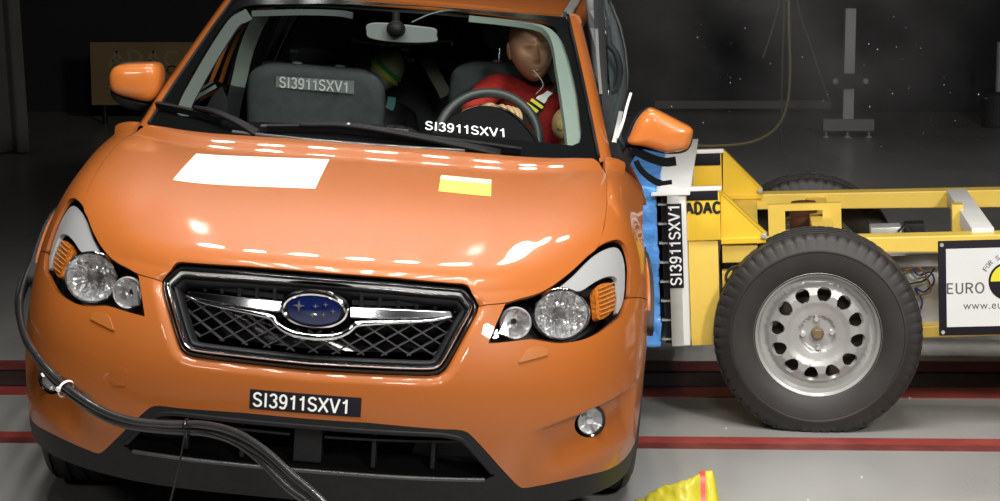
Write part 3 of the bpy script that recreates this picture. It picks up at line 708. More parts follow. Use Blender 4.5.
# bumper skin
bl_r = [(0, GUV[-1][1])] + GUV[4:-1][::-1]         # grille bottom centre up to tip
lower_hl = HL[::-1]
i0 = min(range(len(HL)), key=lambda i: abs(HL[i][0] - 5.32) + abs(HL[i][1] - 4.42))
hl_low = [HL[0]] + HL[:i0 - 1:-1]                  # inner bottom -> outer side
bump_r = bl_r[:] + [(2.62, 5.085), (2.5, 4.6), (2.37, 4.03)] + hl_low[1:] + [(6.2, 4.25), (7.0, 4.1)] + LOW[::-1]
fog_h = [(a, b) for a, b in xz2uv([(FOGC[0] + .043 * math.cos(q), FOGC[1] + .043 * math.sin(q)) for q in np.linspace(0, 2 * PI, 28, endpoint=False)])]
bumper = panel('front_bumper', ORANGE, car, S, bump_r + mirror_poly(bump_r)[1:-1], (fog_h, mirror_poly(fog_h)), (.06, .05), 0, .02, FL, .010)
# black lower cladding with the intake opening
HOLE = [(0,1.86),(1.75,1.86)] + [tuple(p) for p in crs([(1.75,1.86),(1.98,1.80),(2.12,1.66),(2.54,.95),(2.52,.86),(2.36,.74),(2.2,.72)], 3)] + [(0,.78)]
clad_r = LOW + [(7.0, 0.0), (5, 0.0), (3, 0.0), (0, 0.0)]
clad = panel('lower_cladding', BLACKPL, car, S, clad_r + mirror_poly(clad_r)[1:-1], (HOLE + mirror_poly(HOLE)[1:-1],), (.14, .1), 0, .03, FL, .0)
# fenders
fend_r = [(5.02, 9.93)] + [(5.15, 9.1), (5.10, 8.5), (4.95, 7.42), (4.72, 6.42), (4.49, 5.9)] + [p for p in HL if p[0] > 4.55 and p[1] > 4.9 and p != (4.49, 5.9)] + [HL[i0]] + [(6.2, 4.25), (7.0, 4.1), (7.0, 10.0)]
for s, P in ((1, fend_r), (-1, mirror_poly(fend_r))):
    panel('fender', ORANGE, car, S, P, (), (.12, .12), 0, .012, FL, .010)
def xside(z): return .889 - .12 * np.maximum(0, .6 - z) ** 2 - .085 * sstep(.82, .96, z)
def side_panel(name, m, s, poly, off=0, st=(.06, .06), depth=.012, parent=None, surf=None):
    f = surf or (lambda U, V: np.stack([s * xside(V) - (.034 * sstep(-.35, .15, U) + .06 * sstep(.6, 1.4, U) if s > 0 else 0), U, V], 1))
    n = normals_of(f, np.array([1.]), np.array([.5])); fl_ = 1 if n[0][0] * s > 0 else -1
    return panel(name, [m, DARK], parent or car, f, poly, (), st, off, depth, fl_, .003, True)
arch = [(.39 * math.cos(q), .385 + .39 * math.sin(q)) for q in np.linspace(math.radians(-12), math.radians(150), 22)]
for s in (1, -1):
    side_panel('fender_side', ORANGE, s, [(.54, .30), (.54, .90)] + [(.37, .88), (.24, .85), (.12, .82), (0, .79), (-.14, .74), (-.24, .67), (-.285, .61)] + arch[::-1][2:-2] + [(.385, .30)])
    arc2 = [(.39 * math.cos(q), .385 + .39 * math.sin(q)) for q in np.linspace(math.radians(-10), math.radians(146), 22)]
    arc3 = [(.345 * math.cos(q), .385 + .345 * math.sin(q)) for q in np.linspace(math.radians(146), math.radians(-10), 22)]
    side_panel('wheel_arch_trim', BLACKPL, s, arc2 + arc3, .012, (.04, .04), .03)
# bumper/cladding lips
mb = MB()
P = S(np.linspace(-2.5, 2.5, 80), np.full(80, .745)); 
for k in range(80): pass
# intake duct, shelf, bars and blocks
def ring_pts(poly, n=90):
    P = np.array(poly + [poly[0]]); L = np.r_[0, np.cumsum(np.hypot(*np.diff(P, axis=0).T))]; t = np.linspace(0, L[-1], n, endpoint=False)
    return np.stack([np.interp(t, L, P[:, 0]), np.interp(t, L, P[:, 1])], 1)
HP = ring_pts(HOLE + mirror_poly(HOLE)[1:-1], 120); A = S0(HP[:, 0], HP[:, 1])
top_z = A[:, 2].max(); bot_z = A[:, 2].min()
B = A.copy(); B[:, 0] *= .93; B[:, 1] += .085; B[:, 2] = top_z - .014 - (top_z - A[:, 2]) / (top_z - bot_z) * .075
B[:, 1] = A[:, 1] * 0 + (-.80 + .10 * (A[:, 0] / .5) ** 2)
mb = MB(); mb.add(list(A) + list(B), [(i, (i + 1) % 120, 120 + (i + 1) % 120, 120 + i) for i in range(120)] + [tuple(120 + k for k in range(120))]); mb.build('intake_duct', mat('deep_black', (.003, .003, .003), .9, spec=.05), car, 50)
hl = np.array([p for p in A if abs(p[0]) < .46 and p[2] < bot_z + .02]); hl = hl[np.argsort(hl[:, 0])]
def ybar(x): return -.885 + .085 * (x / .45) ** 2
def bar_path(z0, xa, xb, y0=0, n=14): return [(x, ybar(x) + y0, z0) for x in np.linspace(xa, xb, n)]
for s in (1, -1):
    mb = MB(); mb.ribbon(bar_path(.363, s * .045, s * .46, .03), (0, 0, 1), .006, .045); mb.build('intake_bar', BLACKPL, car, 40)
    for xx in (.175, .33):
        mb = MB(); mb.box((s * xx, ybar(xx) + .045, .345), (.012, .05, .125), bev=.003); mb.build('intake_strut', BLACKPL, car)
mb = MB(); mb.box((0, ybar(0) + .055, .345), (.075, .05, .12), bev=.004); mb.build('intake_block', BLACKPL, car)
# paler, glossier edge line along the shelf and top lip: rounded bead on the cladding
U = np.linspace(-2.42, 2.42, 60); P = S0(U, np.full(60, .775)); mb = MB(); mb.tube(P - np.array([0, -.004, 0]), .006, 8); mb.build('shelf_edge', mat('paler_black_edge', (.05, .05, .052), .25), car, 60)
PT = ring_pts([(u, v) for u, v in (HOLE + mirror_poly(HOLE)[1:-1])], 160); PT = PT[(PT[:, 1] > .95)]; 
k = np.argsort(np.arctan2(PT[:, 0], PT[:, 1] - 1.0)); P = S0(PT[k, 0], PT[k, 1]); mb = MB(); mb.tube(P - np.array([0, -.006, 0]), .009, 8); mb.build('intake_lip', BLACKPL, car, 60)

# ------------------------------------------------------------------ grille
def sn(x, z):
    u, v = inv(x, z); P = S0(u, v); N = normals_of(S0, u, v) * FL; return P, N
GP = ring_pts(GRILLE, 200)
def inset(P, g):
    t = np.roll(P, -1, 0) - np.roll(P, 1, 0); t /= np.linalg.norm(t, axis=1)[:, None] + 1e-12
    ar = .5 * np.sum(P[:, 0] * np.roll(P[:, 1], -1) - np.roll(P[:, 0], -1) * P[:, 1]); n = np.stack([-t[:, 1], t[:, 0]], 1) * (1 if ar > 0 else -1)
    return P + n * g
def smooth_closed(P, it=2):
    for _ in range(it): P = .25 * np.roll(P, 1, 0) + .5 * P + .25 * np.roll(P, -1, 0)
    return P
ga = smooth_closed(GP, 2)
def ring_sweep(name, m, g, w_, h0, h1, parent):
    Q = inset(ga, g); P, N = sn(Q[:, 0], Q[:, 1]); k = 8; prof = []
    prof = [(-w_ / 2, h0)] + [(-w_ / 2 * math.cos(a), h0 + (h1 - h0) * math.sin(a) ** .8) for a in np.linspace(.25, PI - .25, 7)] + [(w_ / 2, h0)]
    mb = MB(); mb.sweep(P, N, prof, True); return mb.build(name, m, parent, 50)
grille = ring_sweep('grille', BLACKGL, .006, .013, -.03, -.002, car)
ring_sweep('chrome_surround', CHROME, .019, .016, -.035, .004, grille)
ring_sweep('inner_frame', BLACKPL, .033, .016, -.05, -.014, grille)
Q = inset(ga, .03)
def gy(x): return -.862 + .11 * (x / .42) ** 2 * .9
mb = MB(); yb = .09
mb.add([(x, gy(x) + yb, z) for x, z in Q], [tuple(range(len(Q)))]); mb.build('grille_backing', BLACKGL, grille)
# diamond mesh, clipped to the opening below the wing bar
inner = inset(ga, .036); mb = MB()
zbar = lambda x: np.where(np.abs(x) < .125, .635 - .0, .672 + .05 * (np.abs(x) - .1))
def clip_seg(p, q, n=60):
    t = np.linspace(0, 1, n); X = np.outer(1 - t, p) + np.outer(t, q); ok = inside(X, inner) & (X[:, 1] < zbar(X[:, 0]) + .004); return X[ok]
yoff = .038
def gpt(x, z): return (x, gy(x) + yoff + (.78 - z) * -.10, z)
for k in range(-22, 23):
    for sl in (.62, -.62):
        X = clip_seg(np.array([k * .062 - .35 / sl * .5, .665 - .175]), np.array([k * .062 + .35 / sl * .5, .665 + .175]), 160)
        if len(X) > 3: mb.ribbon([gpt(X[0][0], X[0][1]), gpt(X[-1][0], X[-1][1])] if len(X) < 20 else [gpt(*X[int(i)]) for i in np.linspace(0, len(X) - 1, 5)], (0, 0, 1), .0030, .010)
gm = mb.build('mesh_insert', mat('satin_grille_mesh', (.10, .10, .105), .3, .3), grille)
# upper slot bars
for s in (1, -1):
    mb = MB()
    for k in range(5):
        x = s * (.115 + k * .048); mb.box((x, gy(x) + .06, .722), (.010, .04, .035), bev=.002)
    mb.ribbon([(s * x, gy(x) + .05, .716 + (x - .1) * .02) for x in np.linspace(.09, .34, 8)], (0, 0, 1), .012, .012)
    mb.build('slot_dividers', BLACKPL, grille)
# wing bar: dark upper surface with bright lower edge, dipping under the badge
for s in (1, -1):
    xs = np.linspace(.088, .352, 16); bar = MB()
    pts = [(s * x, gy(x) + .018, .6935 + (x - .09) * .012) for x in xs]
    bar.ribbon(pts, (0, .35, 1), [.030 - .014 * ((x - .088) / .264) ** 2 for x in xs], .012)
    o = bar.build('wing_bar', CHROMED, grille, 30); bv = o.modifiers.new('bevel', 'BEVEL'); bv.width = .004; bv.segments = 3
path = [(s_, z_) for s_, z_ in ((-.355, .695), (-.30, .684), (-.22, .678), (-.15, .673), (-.112, .668), (-.092, .650), (-.065, .636), (-.03, .630), (0, .629))]
path = path + [(-a, b) for a, b in path[-2::-1]]
P = [np.array([x, gy(x) - .004 - .012 * math.exp(-(x / .11) ** 2), z]) for x, z in crs(path, 5)]
r_ = [.0034 + .0070 * math.exp(-((abs(p[0]) - .02) / .16) ** 2) for p in P]
mb = MB(); mb.tube(P, r_, 10); mb.build('wing_bar_edge', CHROME, grille, 60)
# badge
bc = np.array([0, -.878, .700])
def ell(a, b, n=48): return [(a * math.cos(2 * PI * k / n), b * math.sin(2 * PI * k / n)) for k in range(n)]
mb = MB(); E = ell(.0825, .0440); mb.sweep([bc + np.array([x, .004 + .8 * x * x, z]) for x, z in E], [np.array([0, -1., 0])] * 48, [(-.006, -.006), (-.005, .003), (0, .006), (.005, .003), (.006, -.006)], True); badge = mb.build('badge', CHROME, grille, 50, label='oval blue star badge')
mb = MB(); mb.add([bc + np.array([0, -.004, 0])] + [bc + np.array([x * f, -.004 * (1 - f * f) + .8 * (x * f) ** 2 + .003, z * f]) for f in (.25, .5, .75, 1) for x, z in ell(.079, .0405)],
   [(0, 1 + k, 1 + (k + 1) % 48) for k in range(48)] + [(1 + j * 48 + k, 49 + j * 48 + k, 49 + j * 48 + (k + 1) % 48, 1 + j * 48 + (k + 1) % 48) for j in range(3) for k in range(48)])
mb.build('badge_face', BLUEBADGE, badge, 50)
mb = MB(); mb.lathe([(0, 0), (.078, 0), (.082, .012), (.09, .03)], (0, 0, 0), 1, 48); mb.v = [(x + 0, y + bc[1] + .006, z * .56 + bc[2]) for x, y, z in mb.v]; mb.build('badge_base', BLACKGL, badge, 40)
for (x, z, r) in ((-.040, .010, .0175), (.004, .012, .0085), (.030, .018, .0085), (-.002, -.012, .0085), (.026, -.008, .0085), (.050, .002, .0085)):
    P = [(x + r * (1 if k % 2 == 0 else .28) * math.cos(k * PI / 4), z + r * (1 if k % 2 == 0 else .28) * math.sin(k * PI / 4) * .9) for k in range(8)]
    mb = MB(); yy = bc[1] - .0035 + .8 * x * x; mb.prism([(a + bc[0], b + bc[2]) for a, b in P], 1, yy - .002, yy + .003); mb.build('badge_star', CHROME, badge)

# ------------------------------------------------------------------ headlights
def lamp_center(px, py): pass
for s in (1, -1):
    P = HL if s > 0 else mirror_poly(HL)
    lens = panel('headlight', LENS, car, S0, P, (), (.12, .09), .002, .02, FL, .014, label='clear headlight with round main reflector and amber indicator')
    # bowl behind the lens
    def bowl(U, V, s=s):
        Pp = S0(U, V); N = normals_of(S0, U, V) * FL; d = .10 + 0 * V; return Pp - N * d[:, None] + np.array([0, .01, 0])
    panel('headlight_housing', LAMPBLK, lens, bowl, P, (), (.12, .09), 0, -.03, FL, .0)
    def bez(px_list, name, m, off, dep=.012):
        Q = px_list if s > 0 else mirror_poly(px_list); return panel(name, m, lens, S0, Q, (), (.1, .08), off, dep, FL, 0)
    # silver bezel sweeping over the indicator
    bz = [(3.55, 5.24), (3.9, 5.48), (4.3, 5.72), (4.75, 5.78), (5.18, 5.66), (5.36, 5.2), (5.22, 4.45), (4.95, 4.17), (5.05, 4.5), (5.02, 4.95), (4.72, 5.10), (4.35, 5.10), (4.0, 5.02), (3.75, 5.18)]
    bez([tuple(p) for p in crs(bz, 3, True)], 'silver_bezel', LAMPGREY, -.010)
    def along(x, z, dn):
        u, v = inv(x, z); p = S0(u, v)[0]; n = (normals_of(S0, u, v) * FL)[0]; return p - n * dn, n
    # main round reflector: bowl facing mostly forward
    c0, n0 = along(.655, .712, .030); ax = np.array([.16, -1, .06]); ax /= np.linalg.norm(ax)
    c = np.array([s * c0[0], c0[1] - .012, c0[2]]); ax = ax * np.array([s, 1, 1])
    q = Vector((0, -1, 0)).rotation_difference(Vector(ax)).to_matrix(); Rm = np.array(q)
    def place(mb): mb.v = [tuple(Rm @ np.array(v) + c) for v in mb.v]; return mb
    mb = MB(); R_ = .072
    V = []; n_, m_ = 72, 12
    for i in range(m_ + 1):
        f = i / m_; r = .014 + (R_ - .014) * f
        for k in range(n_):
            g = 2 * PI * k / n_; y = .055 * (1 - f * f); 
            y += .0035 * math.sin(12 * g) * f * (1 if i % 2 else .3) if abs(math.sin(g)) > .3 else 0
            y += .003 * (1 if (int((r * math.cos(g) + .2) / .009) % 2) else -1) * (1 if i > 2 and i < m_ - 1 else 0)
            V.append((r * math.cos(g), y, r * .90 * math.sin(g)))
    mb.add(V, [(i * n_ + k, i * n_ + (k + 1) % n_, (i + 1) * n_ + (k + 1) % n_, (i + 1) * n_ + k) for i in range(m_) for k in range(n_)])
    place(mb).build('main_reflector', REFLECT, lens, 12)
    mb = MB(); mb.lathe([(R_ - .001, .006), (R_ + .004, -.004), (R_ + .008, .002), (R_ + .006, .03)], (0, 0, 0), 1, 64); mb.v = [(x, y, z * .9) for x, y, z in mb.v]; place(mb).build('reflector_ring', CHROME, lens, 50)
    mb = MB(); mb.lathe([(0, -.005), (.011, -.003), (.013, .012), (.013, .055)], (0, 0, 0), 1, 24); place(mb).build('bulb_cap', mat('bulb_cap', (.25, .25, .26), .3, .8), lens, 50)
    # small inner reflector
    c1, n1 = along(.532, .692, .028); c = np.array([s * c1[0], c1[1] - .004, c1[2]])
    mb = MB(); V = []
    for i in range(7):
        f = i / 6; r = .008 + .030 * f
        for k in range(40):
            g = 2 * PI * k / 40; V.append((r * math.cos(g), .035 * (1 - f * f) + .002 * math.sin(8 * g) * f, r * 1.05 * math.sin(g)))
    mb.add(V, [(i * 40 + k, i * 40 + (k + 1) % 40, (i + 1) * 40 + (k + 1) % 40, (i + 1) * 40 + k) for i in range(6) for k in range(40)]); place(mb).build('inner_reflector', REFLECT, lens, 12)
    mb = MB(); mb.lathe([(.037, .004), (.041, -.003), (.044, .004), (.042, .02)], (0, 0, 0), 1, 40); place(mb).build('reflector_ring', LAMPGREY, lens, 50)
    # inner fluted corner
    fl_ = [(2.55, 4.3), (2.66, 4.78), (2.74, 4.98), (2.86, 4.95), (2.68, 4.55), (2.70, 4.2)]
    bez(fl_, 'bright_corner', REFLECT, -.014)
    # amber indicator
    ai = [(4.37,4.94),(4.65,4.98),(4.90,4.86),(4.98,4.53),(4.84,4.28),(4.45,4.19),(4.38,4.45)]
    bez([tuple(p) for p in crs(ai, 3, True)], 'indicator', AMBER, -.013, .02)
    mb = MB(); ulist = (4.45, 4.6, 4.75, 4.9)
    for v in np.linspace(4.3, 4.9, 7):
        U_ = np.linspace(4.44, 4.93 - .1 * abs(v - 4.6), 6) * s; P_ = S0(U_, np.full(6, v)); N_ = normals_of(S0, U_, np.full(6, v)) * FL; mb.tube(P_ - N_ * .010, .0022, 5)
    mb.build('indicator_ribs', mat('pale_amber', (.55, .24, .06), .15, .2), lens, 60)

# ------------------------------------------------------------------ fog lamps, covers, stickers
for s in (1, -1):
    u, v = inv(*[np.array([q]) for q in FOGC]); p = S(u * s, v)[0]; n = (normals_of(S0, u * s, v) * FL)[0]
    ax = np.array([n[0] * .5, -1, 0]); ax /= np.linalg.norm(ax); Rm = np.array(Vector((0, -1, 0)).rotation_difference(Vector(ax)).to_matrix()); c = p + np.array([0, .008, 0])
    def place(mb): mb.v = [tuple(Rm @ np.array(v_) + c) for v_ in mb.v]; return mb
    mb = MB(); mb.lathe([(.036, .02), (.037, -.008), (.041, -.010), (.046, .002), (.048, .03)], (0, 0, 0), 1, 40); fg = place(mb).build('fog_light', BLACKGL, car, 50)
    mb = MB(); V = []
    for i in range(8):
        f = i / 7; r = .004 + .032 * f
        for k in range(48):
            g = 2 * PI * k / 48; V.append((r * math.cos(g), .03 * (1 - f * f) + .003 * math.sin(6 * g) * f, r * math.sin(g)))
    mb.add(V, [(i * 48 + k, i * 48 + (k + 1) % 48, (i + 1) * 48 + (k + 1) % 48, (i + 1) * 48 + k) for i in range(7) for k in range(48)]); place(mb).build('reflector', REFLECT, fg, 14)
    mb = MB(); mb.lathe([(0, -.001), (.010, .001), (.011, .03)], (0, .0, 0), 1, 20); place(mb).build('bulb_cap', REFLECT, fg, 40)
    mb = MB(); mb.lathe([(0, -.010), (.02, -.009), (.036, -.004)], (0, 0, 0), 1, 32); place(mb).build('lens', LENS, fg, 50)
    wp = [(2.83, 3.50), (2.97, 3.80), (3.05, 3.85), (3.20, 3.85), (3.31, 3.76), (3.31, 3.62)]
    panel('washer_cover', ORANGE2, car, S, wp if s > 0 else mirror_poly(wp), (), (.1, .08), .0035, .004, FL, 0)
tw = [(-2.78, 2.62), (-2.75, 2.67), (-2.56, 2.70), (-2.53, 2.66), (-2.53, 2.33), (-2.56, 2.29), (-2.74, 2.27), (-2.77, 2.31)]
panel('tow_hook_cover', ORANGE, car, S, tw, (), (.1, .08), .0015, .003, FL, 0)
# number plate sticker on the bumper
ps = panel('number_sticker', BLACKST, car, S, [(-.765, 2.165), (.70, 2.165), (.70, 2.605), (-.765, 2.605)], (), (.1, .1), .0015, .002, FL, 0)
def bump_txt(u0, v0, off):
    def f(a, b):
        U = u0 + np.asarray(a) / .197; V = v0 + np.asarray(b) / .1175; P = S(U, V); return P + normals_of(S, U, V) * FL * off
    return f
text_on('lettering', 'SI3911SXV1', bump_txt(-.10, 2.385, .0028), .245, WLET, ps, height=.040, bold=.004)
# bonnet stickers
s1 = panel('bonnet_sticker', mat('bright_white_sticker', (.95, .95, .93), .4), car, S, [(-2.72, 8.20), (-.45, 8.40), (-.46, 9.50), (-2.66, 9.30)], (), (.12, .1), .0012, .0015, FL, 0, label='white rectangular sticker with very faint lettering')
FAINT = mat('faint_print', (.90, .88, .74), .45)
def bon_txt(u0, v0, off, slope=.09):
    def f(a, b):
        U = u0 + np.asarray(a) / .19; V = v0 + np.asarray(b) / .285 + (U - u0) * slope; P = S(U, V); return P + normals_of(S, U, V) * FL * off
    return f
text_on('lettering', 'EURO', bon_txt(-2.2, 8.98, .0022), .10, FAINT, s1, height=.055)
text_on('lettering', 'NCAP', bon_txt(-1.0, 9.08, .0022), .10, FAINT, s1, height=.055)
text_on('lettering', 'www.euroncap.com', bon_txt(-1.6, 8.70, .0022), .26, FAINT, s1, height=.03)
P_ = [(math.cos(q) * .18 - 1.6, math.sin(q) * .14 + 9.03) for q in np.linspace(0, 2 * PI, 20, endpoint=False)]
panel('faint_logo', mat('faint_yellow_print', (.92, .88, .60), .45), s1, S, P_, (), (.1, .08), .0022, .001, FL, 0)
s2 = panel('bonnet_sticker', YELST, car, S, [(1.28, 8.64), (2.10, 8.58), (2.045, 9.18), (1.25, 9.22)], (), (.12, .1), .0012, .0015, FL, 0, label='small yellow rectangular sticker')
panel('white_band', mat('cream_band', (.88, .80, .52), .45), s2, S, [(1.25, 9.06), (2.045, 9.02), (2.045, 9.18), (1.25, 9.22)], (), (.12, .1), .0020, .001, FL, 0)
text_on('lettering', 'ADAC Crash', bon_txt(1.58, 9.13, .0028, -.04), .11, mat('grey_print', (.55, .5, .38), .5), s2, height=.016)

# ------------------------------------------------------------------ windscreen, pillars, roof
def W(A, B):
    a = np.asarray(A, float); b = np.asarray(B, float)
    return np.stack([a * (.705 * (1 - b) + .555 * b) + .010 * b, .16 * (1 - b) + .87 * b + a * a * (.20 * (1 - b) + .12 * b), 1.0 + .405 * b + .008 * np.sin(PI * np.clip(b, 0, 1)) - a * a * .012 * b], -1)
nw = normals_of(W, np.array([0.]), np.array([.5]))[0]; FW_ = 1 if nw[1] < 0 else -1
full = [(-1, -.03), (1, -.03), (1, 1), (-1, 1)]
def px2ab(px, py):                                # where a pixel meets the windscreen
    a, b = 0., .5
    for _ in range(30):
        def e(a, b):
            p = c2w(W(np.array([a]), np.array([b]))[0]) - CAM; z = p @ FW; return np.array([500 + FPX * (p @ RT) / z - px, 250.5 - FPX * (p @ UP) / z - py])
        e0 = e(a, b); J = np.column_stack([(e(a + 1e-4, b) - e0) / 1e-4, (e(a, b + 1e-4) - e0) / 1e-4]); d = np.linalg.solve(J, -e0); a += float(np.clip(d[0], -.3, .3)); b += float(np.clip(d[1], -.3, .3))
    return a, b
ws = panel('windscreen', WSG, car, W, full, (), (.1, .08), 0, .004, FW_, 0)
clear_px = [(172,109),(186,80),(216,30),(230,12),(240,5.5),(255,3),(320,2),(430,5),(500,14),(544,20),(555,25),(562,36),(570,60),(577,90),(582,132),(580,141),(573,144),(505,137),(424,131),(300,122),(230,119),(180,114)]
clear = [px2ab(*p) for p in clear_px]
panel('glass_border', BLACKGL, ws, W, [(-.995, -.02), (.995, -.02), (.995, .995), (-.995, .995)], (clear,), (.08, .06), -.006, .001, FW_, 0)
# cowl
mb = MB(); xs = np.linspace(-.70, .70, 30)
mb.grid(lambda x, t: tuple(np.array(W(np.array([x / .705]), np.array([-.05]))[0]) + np.array([0, -.035 + .06 * t, -.018 + .006 * math.sin(t * PI)])), xs, np.linspace(0, 1, 5)); mb.build('cowl_panel', BLACKPL, car, 50)
mb = MB(); P = [W(np.array([x / .705]), np.array([.012]))[0] + np.array([0, -.012, .006]) for x in np.linspace(-.42, .30, 20)]; mb.tube(P, .006, 8); mb.build('cowl_seal', mat('glossy_cowl_seal', (.10, .10, .10), .1), car, 60)
# A pillars: painted outer strip from the fender corner to the roof
for s in (1, -1):
    mb = MB(); V = []
    bs = np.linspace(-.02, 1.0, 24)
    for b in bs:
        p = W(np.array([s * 1.0]), np.array([b]))[0]; wd = .035 + .0 * b
        k1 = p + np.array([s * .004, .0, -.006]); k2 = p + np.array([s * .022, .018, .0]); k3 = p + np.array([s * .042, .055, -.008]); k4 = p + np.array([s * .050, .10, -.03]); k5 = p + np.array([s * .035, .105, -.05]); k6 = p + np.array([-s * .01, .03, -.03])
        V += [k1, k2, k3, k4, k5, k6]
    mb.add(V, [(i * 6 + j, i * 6 + (j + 1) % 6, (i + 1) * 6 + (j + 1) % 6, (i + 1) * 6 + j) for i in range(23) for j in range(6)]); o = mb.build('windscreen_pillar', [ORANGE, DARK], car, 60)
    for pl in o.data.polygons:
        if (pl.normal.x * s < -.15) or pl.normal.z < -.6: pl.material_index = 1
    mb = MB(); P = [W(np.array([s * 1.003]), np.array([b]))[0] + np.array([0, 0, .002]) for b in np.linspace(0, 1, 20)]; mb.tube(P, .005, 6); mb.build('windscreen_seal', BLACKPL, car, 60)
def roof(U, V):                                   # U across -1..1, V 0..1 back
    u = np.asarray(U, float); v = np.asarray(V, float)
    p = W(u, np.ones_like(u)); y = p[:, 1] + (3.15 - p[:, 1]) * v
    z = p[:, 2] + .004 + .075 * np.sin(np.clip(v * 1.2 + .02, 0, 1) * PI * .62) - .05 * v * v
    return np.stack([p[:, 0] * (1 + .06 * np.sin(v * PI)), y, z - .03 * u * u * u * u * (v > 0)], -1)
nr = normals_of(roof, np.array([0.]), np.array([.5]))[0]; FR = 1 if nr[2] > 0 else -1
panel('roof', [ORANGE, DARK], car, roof, [(-1, .008), (1, .008), (1, 1), (-1, 1)], (), (.12, .05), 0, .03, FR, 0, True)
for s in (1, -1):
    mb = MB(); P = [roof(np.array([s * .985]), np.array([v]))[0] + np.array([0, 0, .004]) for v in np.linspace(.01, .95, 24)]; mb.ribbon(P, (1, 0, 0), .03, .012); mb.build('roof_channel_trim', ALU if s > 0 else BLACKPL, car)
    mb = MB(); P = [roof(np.array([s * 1.0]), np.array([v]))[0] + np.array([s * .02, .02, -.03]) for v in np.linspace(0, 1, 24)]; mb.tube(P, .03, 8); mb.build('roof_rail_frame', ORANGE, car, 60)
    mb = MB(); mb.ribbon([p + np.array([-s * .03, 0, -.008]) for p in P], (0, 0, 1), .085, .012); mb.build('roof_rail_lining', DARK, car)

# body sides
belt = .93
for s in (1, -1):
    ofs = -.06 if s > 0 else 0
    side_panel('front_door', ORANGE, s, [(.55, .30), (.55, belt), (1.52, belt), (1.50, .30)], ofs)
    side_panel('rear_door', ORANGE, s, [(1.53, .30), (1.55, belt), (2.42, belt), (2.35, .55), (2.2, .30)], ofs)
    arcr = [(2.54 + .37 * math.cos(q), .385 + .37 * math.sin(q)) for q in np.linspace(math.radians(190), math.radians(-8), 24)]
    side_panel('rear_quarter', ORANGE, s, [(2.22, .30), (2.37, .55), (2.44, belt), (3.40, belt), (3.42, .32)] + arcr[::-1] + [])
    mb = MB(); mb.box((s * .87, 1.38, .25), (.06, 1.9, .10), bev=.01); mb.build('sill_trim', BLACKPL, car)
    # window frames: B and C pillars, beltline rail
    for (y0, y1, wd, nm) in ((1.52, 1.42, .07, 'door_pillar'), (2.45, 2.30, .08, 'door_pillar'), (3.35, 3.02, .10, 'rear_pillar')):
        vtop = (y1 - .99) / (3.15 - .99); top = roof(np.array([s * 1.0]), np.array([vtop]))[0]
        mb = MB(); mb.ribbon([(s * (.80 + ofs * .3), y0, belt - .03), ((s * (.80 + ofs * .3) + top[0]) / 2 + s * .004, (y0 + y1) / 2, 1.19), (top[0] + s * .01, y1, top[2] - .02)], (0, 1, 0), wd, .03); mb.build(nm, BLACKGL, car, 30)
    def sideglass(U, V, s=s, ofs=ofs):
        v = np.asarray(V, float); yy = np.asarray(U, float); return np.stack([s * ((.80 + ofs * .3) * (1 - v) + .585 * v + .012 * np.sin(v * PI)), yy, .925 + .46 * v], -1)
    ng = normals_of(sideglass, np.array([1.5]), np.array([.5]))[0]; fg_ = 1 if ng[0] * s > 0 else -1
    polys = [[(1.56, 0), (2.42, 0), (2.30, .93), (1.48, .96)], [(2.50, 0), (3.2, 0), (2.95, .85), (2.4, .92)]]
    if s < 0: polys.append([(.62, 0), (1.49, 0), (1.40, .96), (1.08, .93)])
    for P_ in polys: panel('side_window', SIDEG, car, sideglass, P_, (), (.1, .1), 0, .004, fg_, 0)
# tail and floor of the body
mb = MB(); mb.grid(lambda x, t: (x * (1 - .32 * max(0, (t - .5) * 2) ** 1.3), 3.45 - .32 * max(0, t - .45) ** 1.1 - .12 * abs(x) ** 2, .30 + 1.08 * t), np.linspace(-.79, .79, 16), np.linspace(0, 1, 14)); mb2 = MB(); mb2.add([(a * .985, b - .04, c) for a, b, c in mb.v], mb.f); mb.build('tailgate', ORANGE, car, 60); mb2.build('tailgate_lining', DARK, car, 60)
mb = MB(); mb.box((0, 1.5, .27), (1.5, 3.9, .05), bev=.01); mb.box((0, -.45, .34), (1.0, .62, .10), bev=.02); mb.build('underbody', BLACKPL, car)
mb = MB(); mb.box((0, .30, .60), (1.3, .04, .66)); mb.box((0, -.25, .50), (.90, .8, .5), bev=.03); mb.build('engine_bay', BLACKPL, car)
for s in (1, -1):
    mb = MB(); P = [(.40 * math.cos(q), .385 + .40 * math.sin(q)) for q in np.linspace(-.2, PI + .2, 18)]
    for sy in (0, 2.54):
        V = [(s * x_, sy + a, b) for x_ in (.60, .868) for a, b in P]; mb.add(V, [(i, i + 1, 18 + i + 1, 18 + i) for i in range(17)]); mb.add([(s * .60, sy + a, b) for a, b in P], [tuple(range(18))])
    mb.build('wheel_liner', BLACKPL, car)
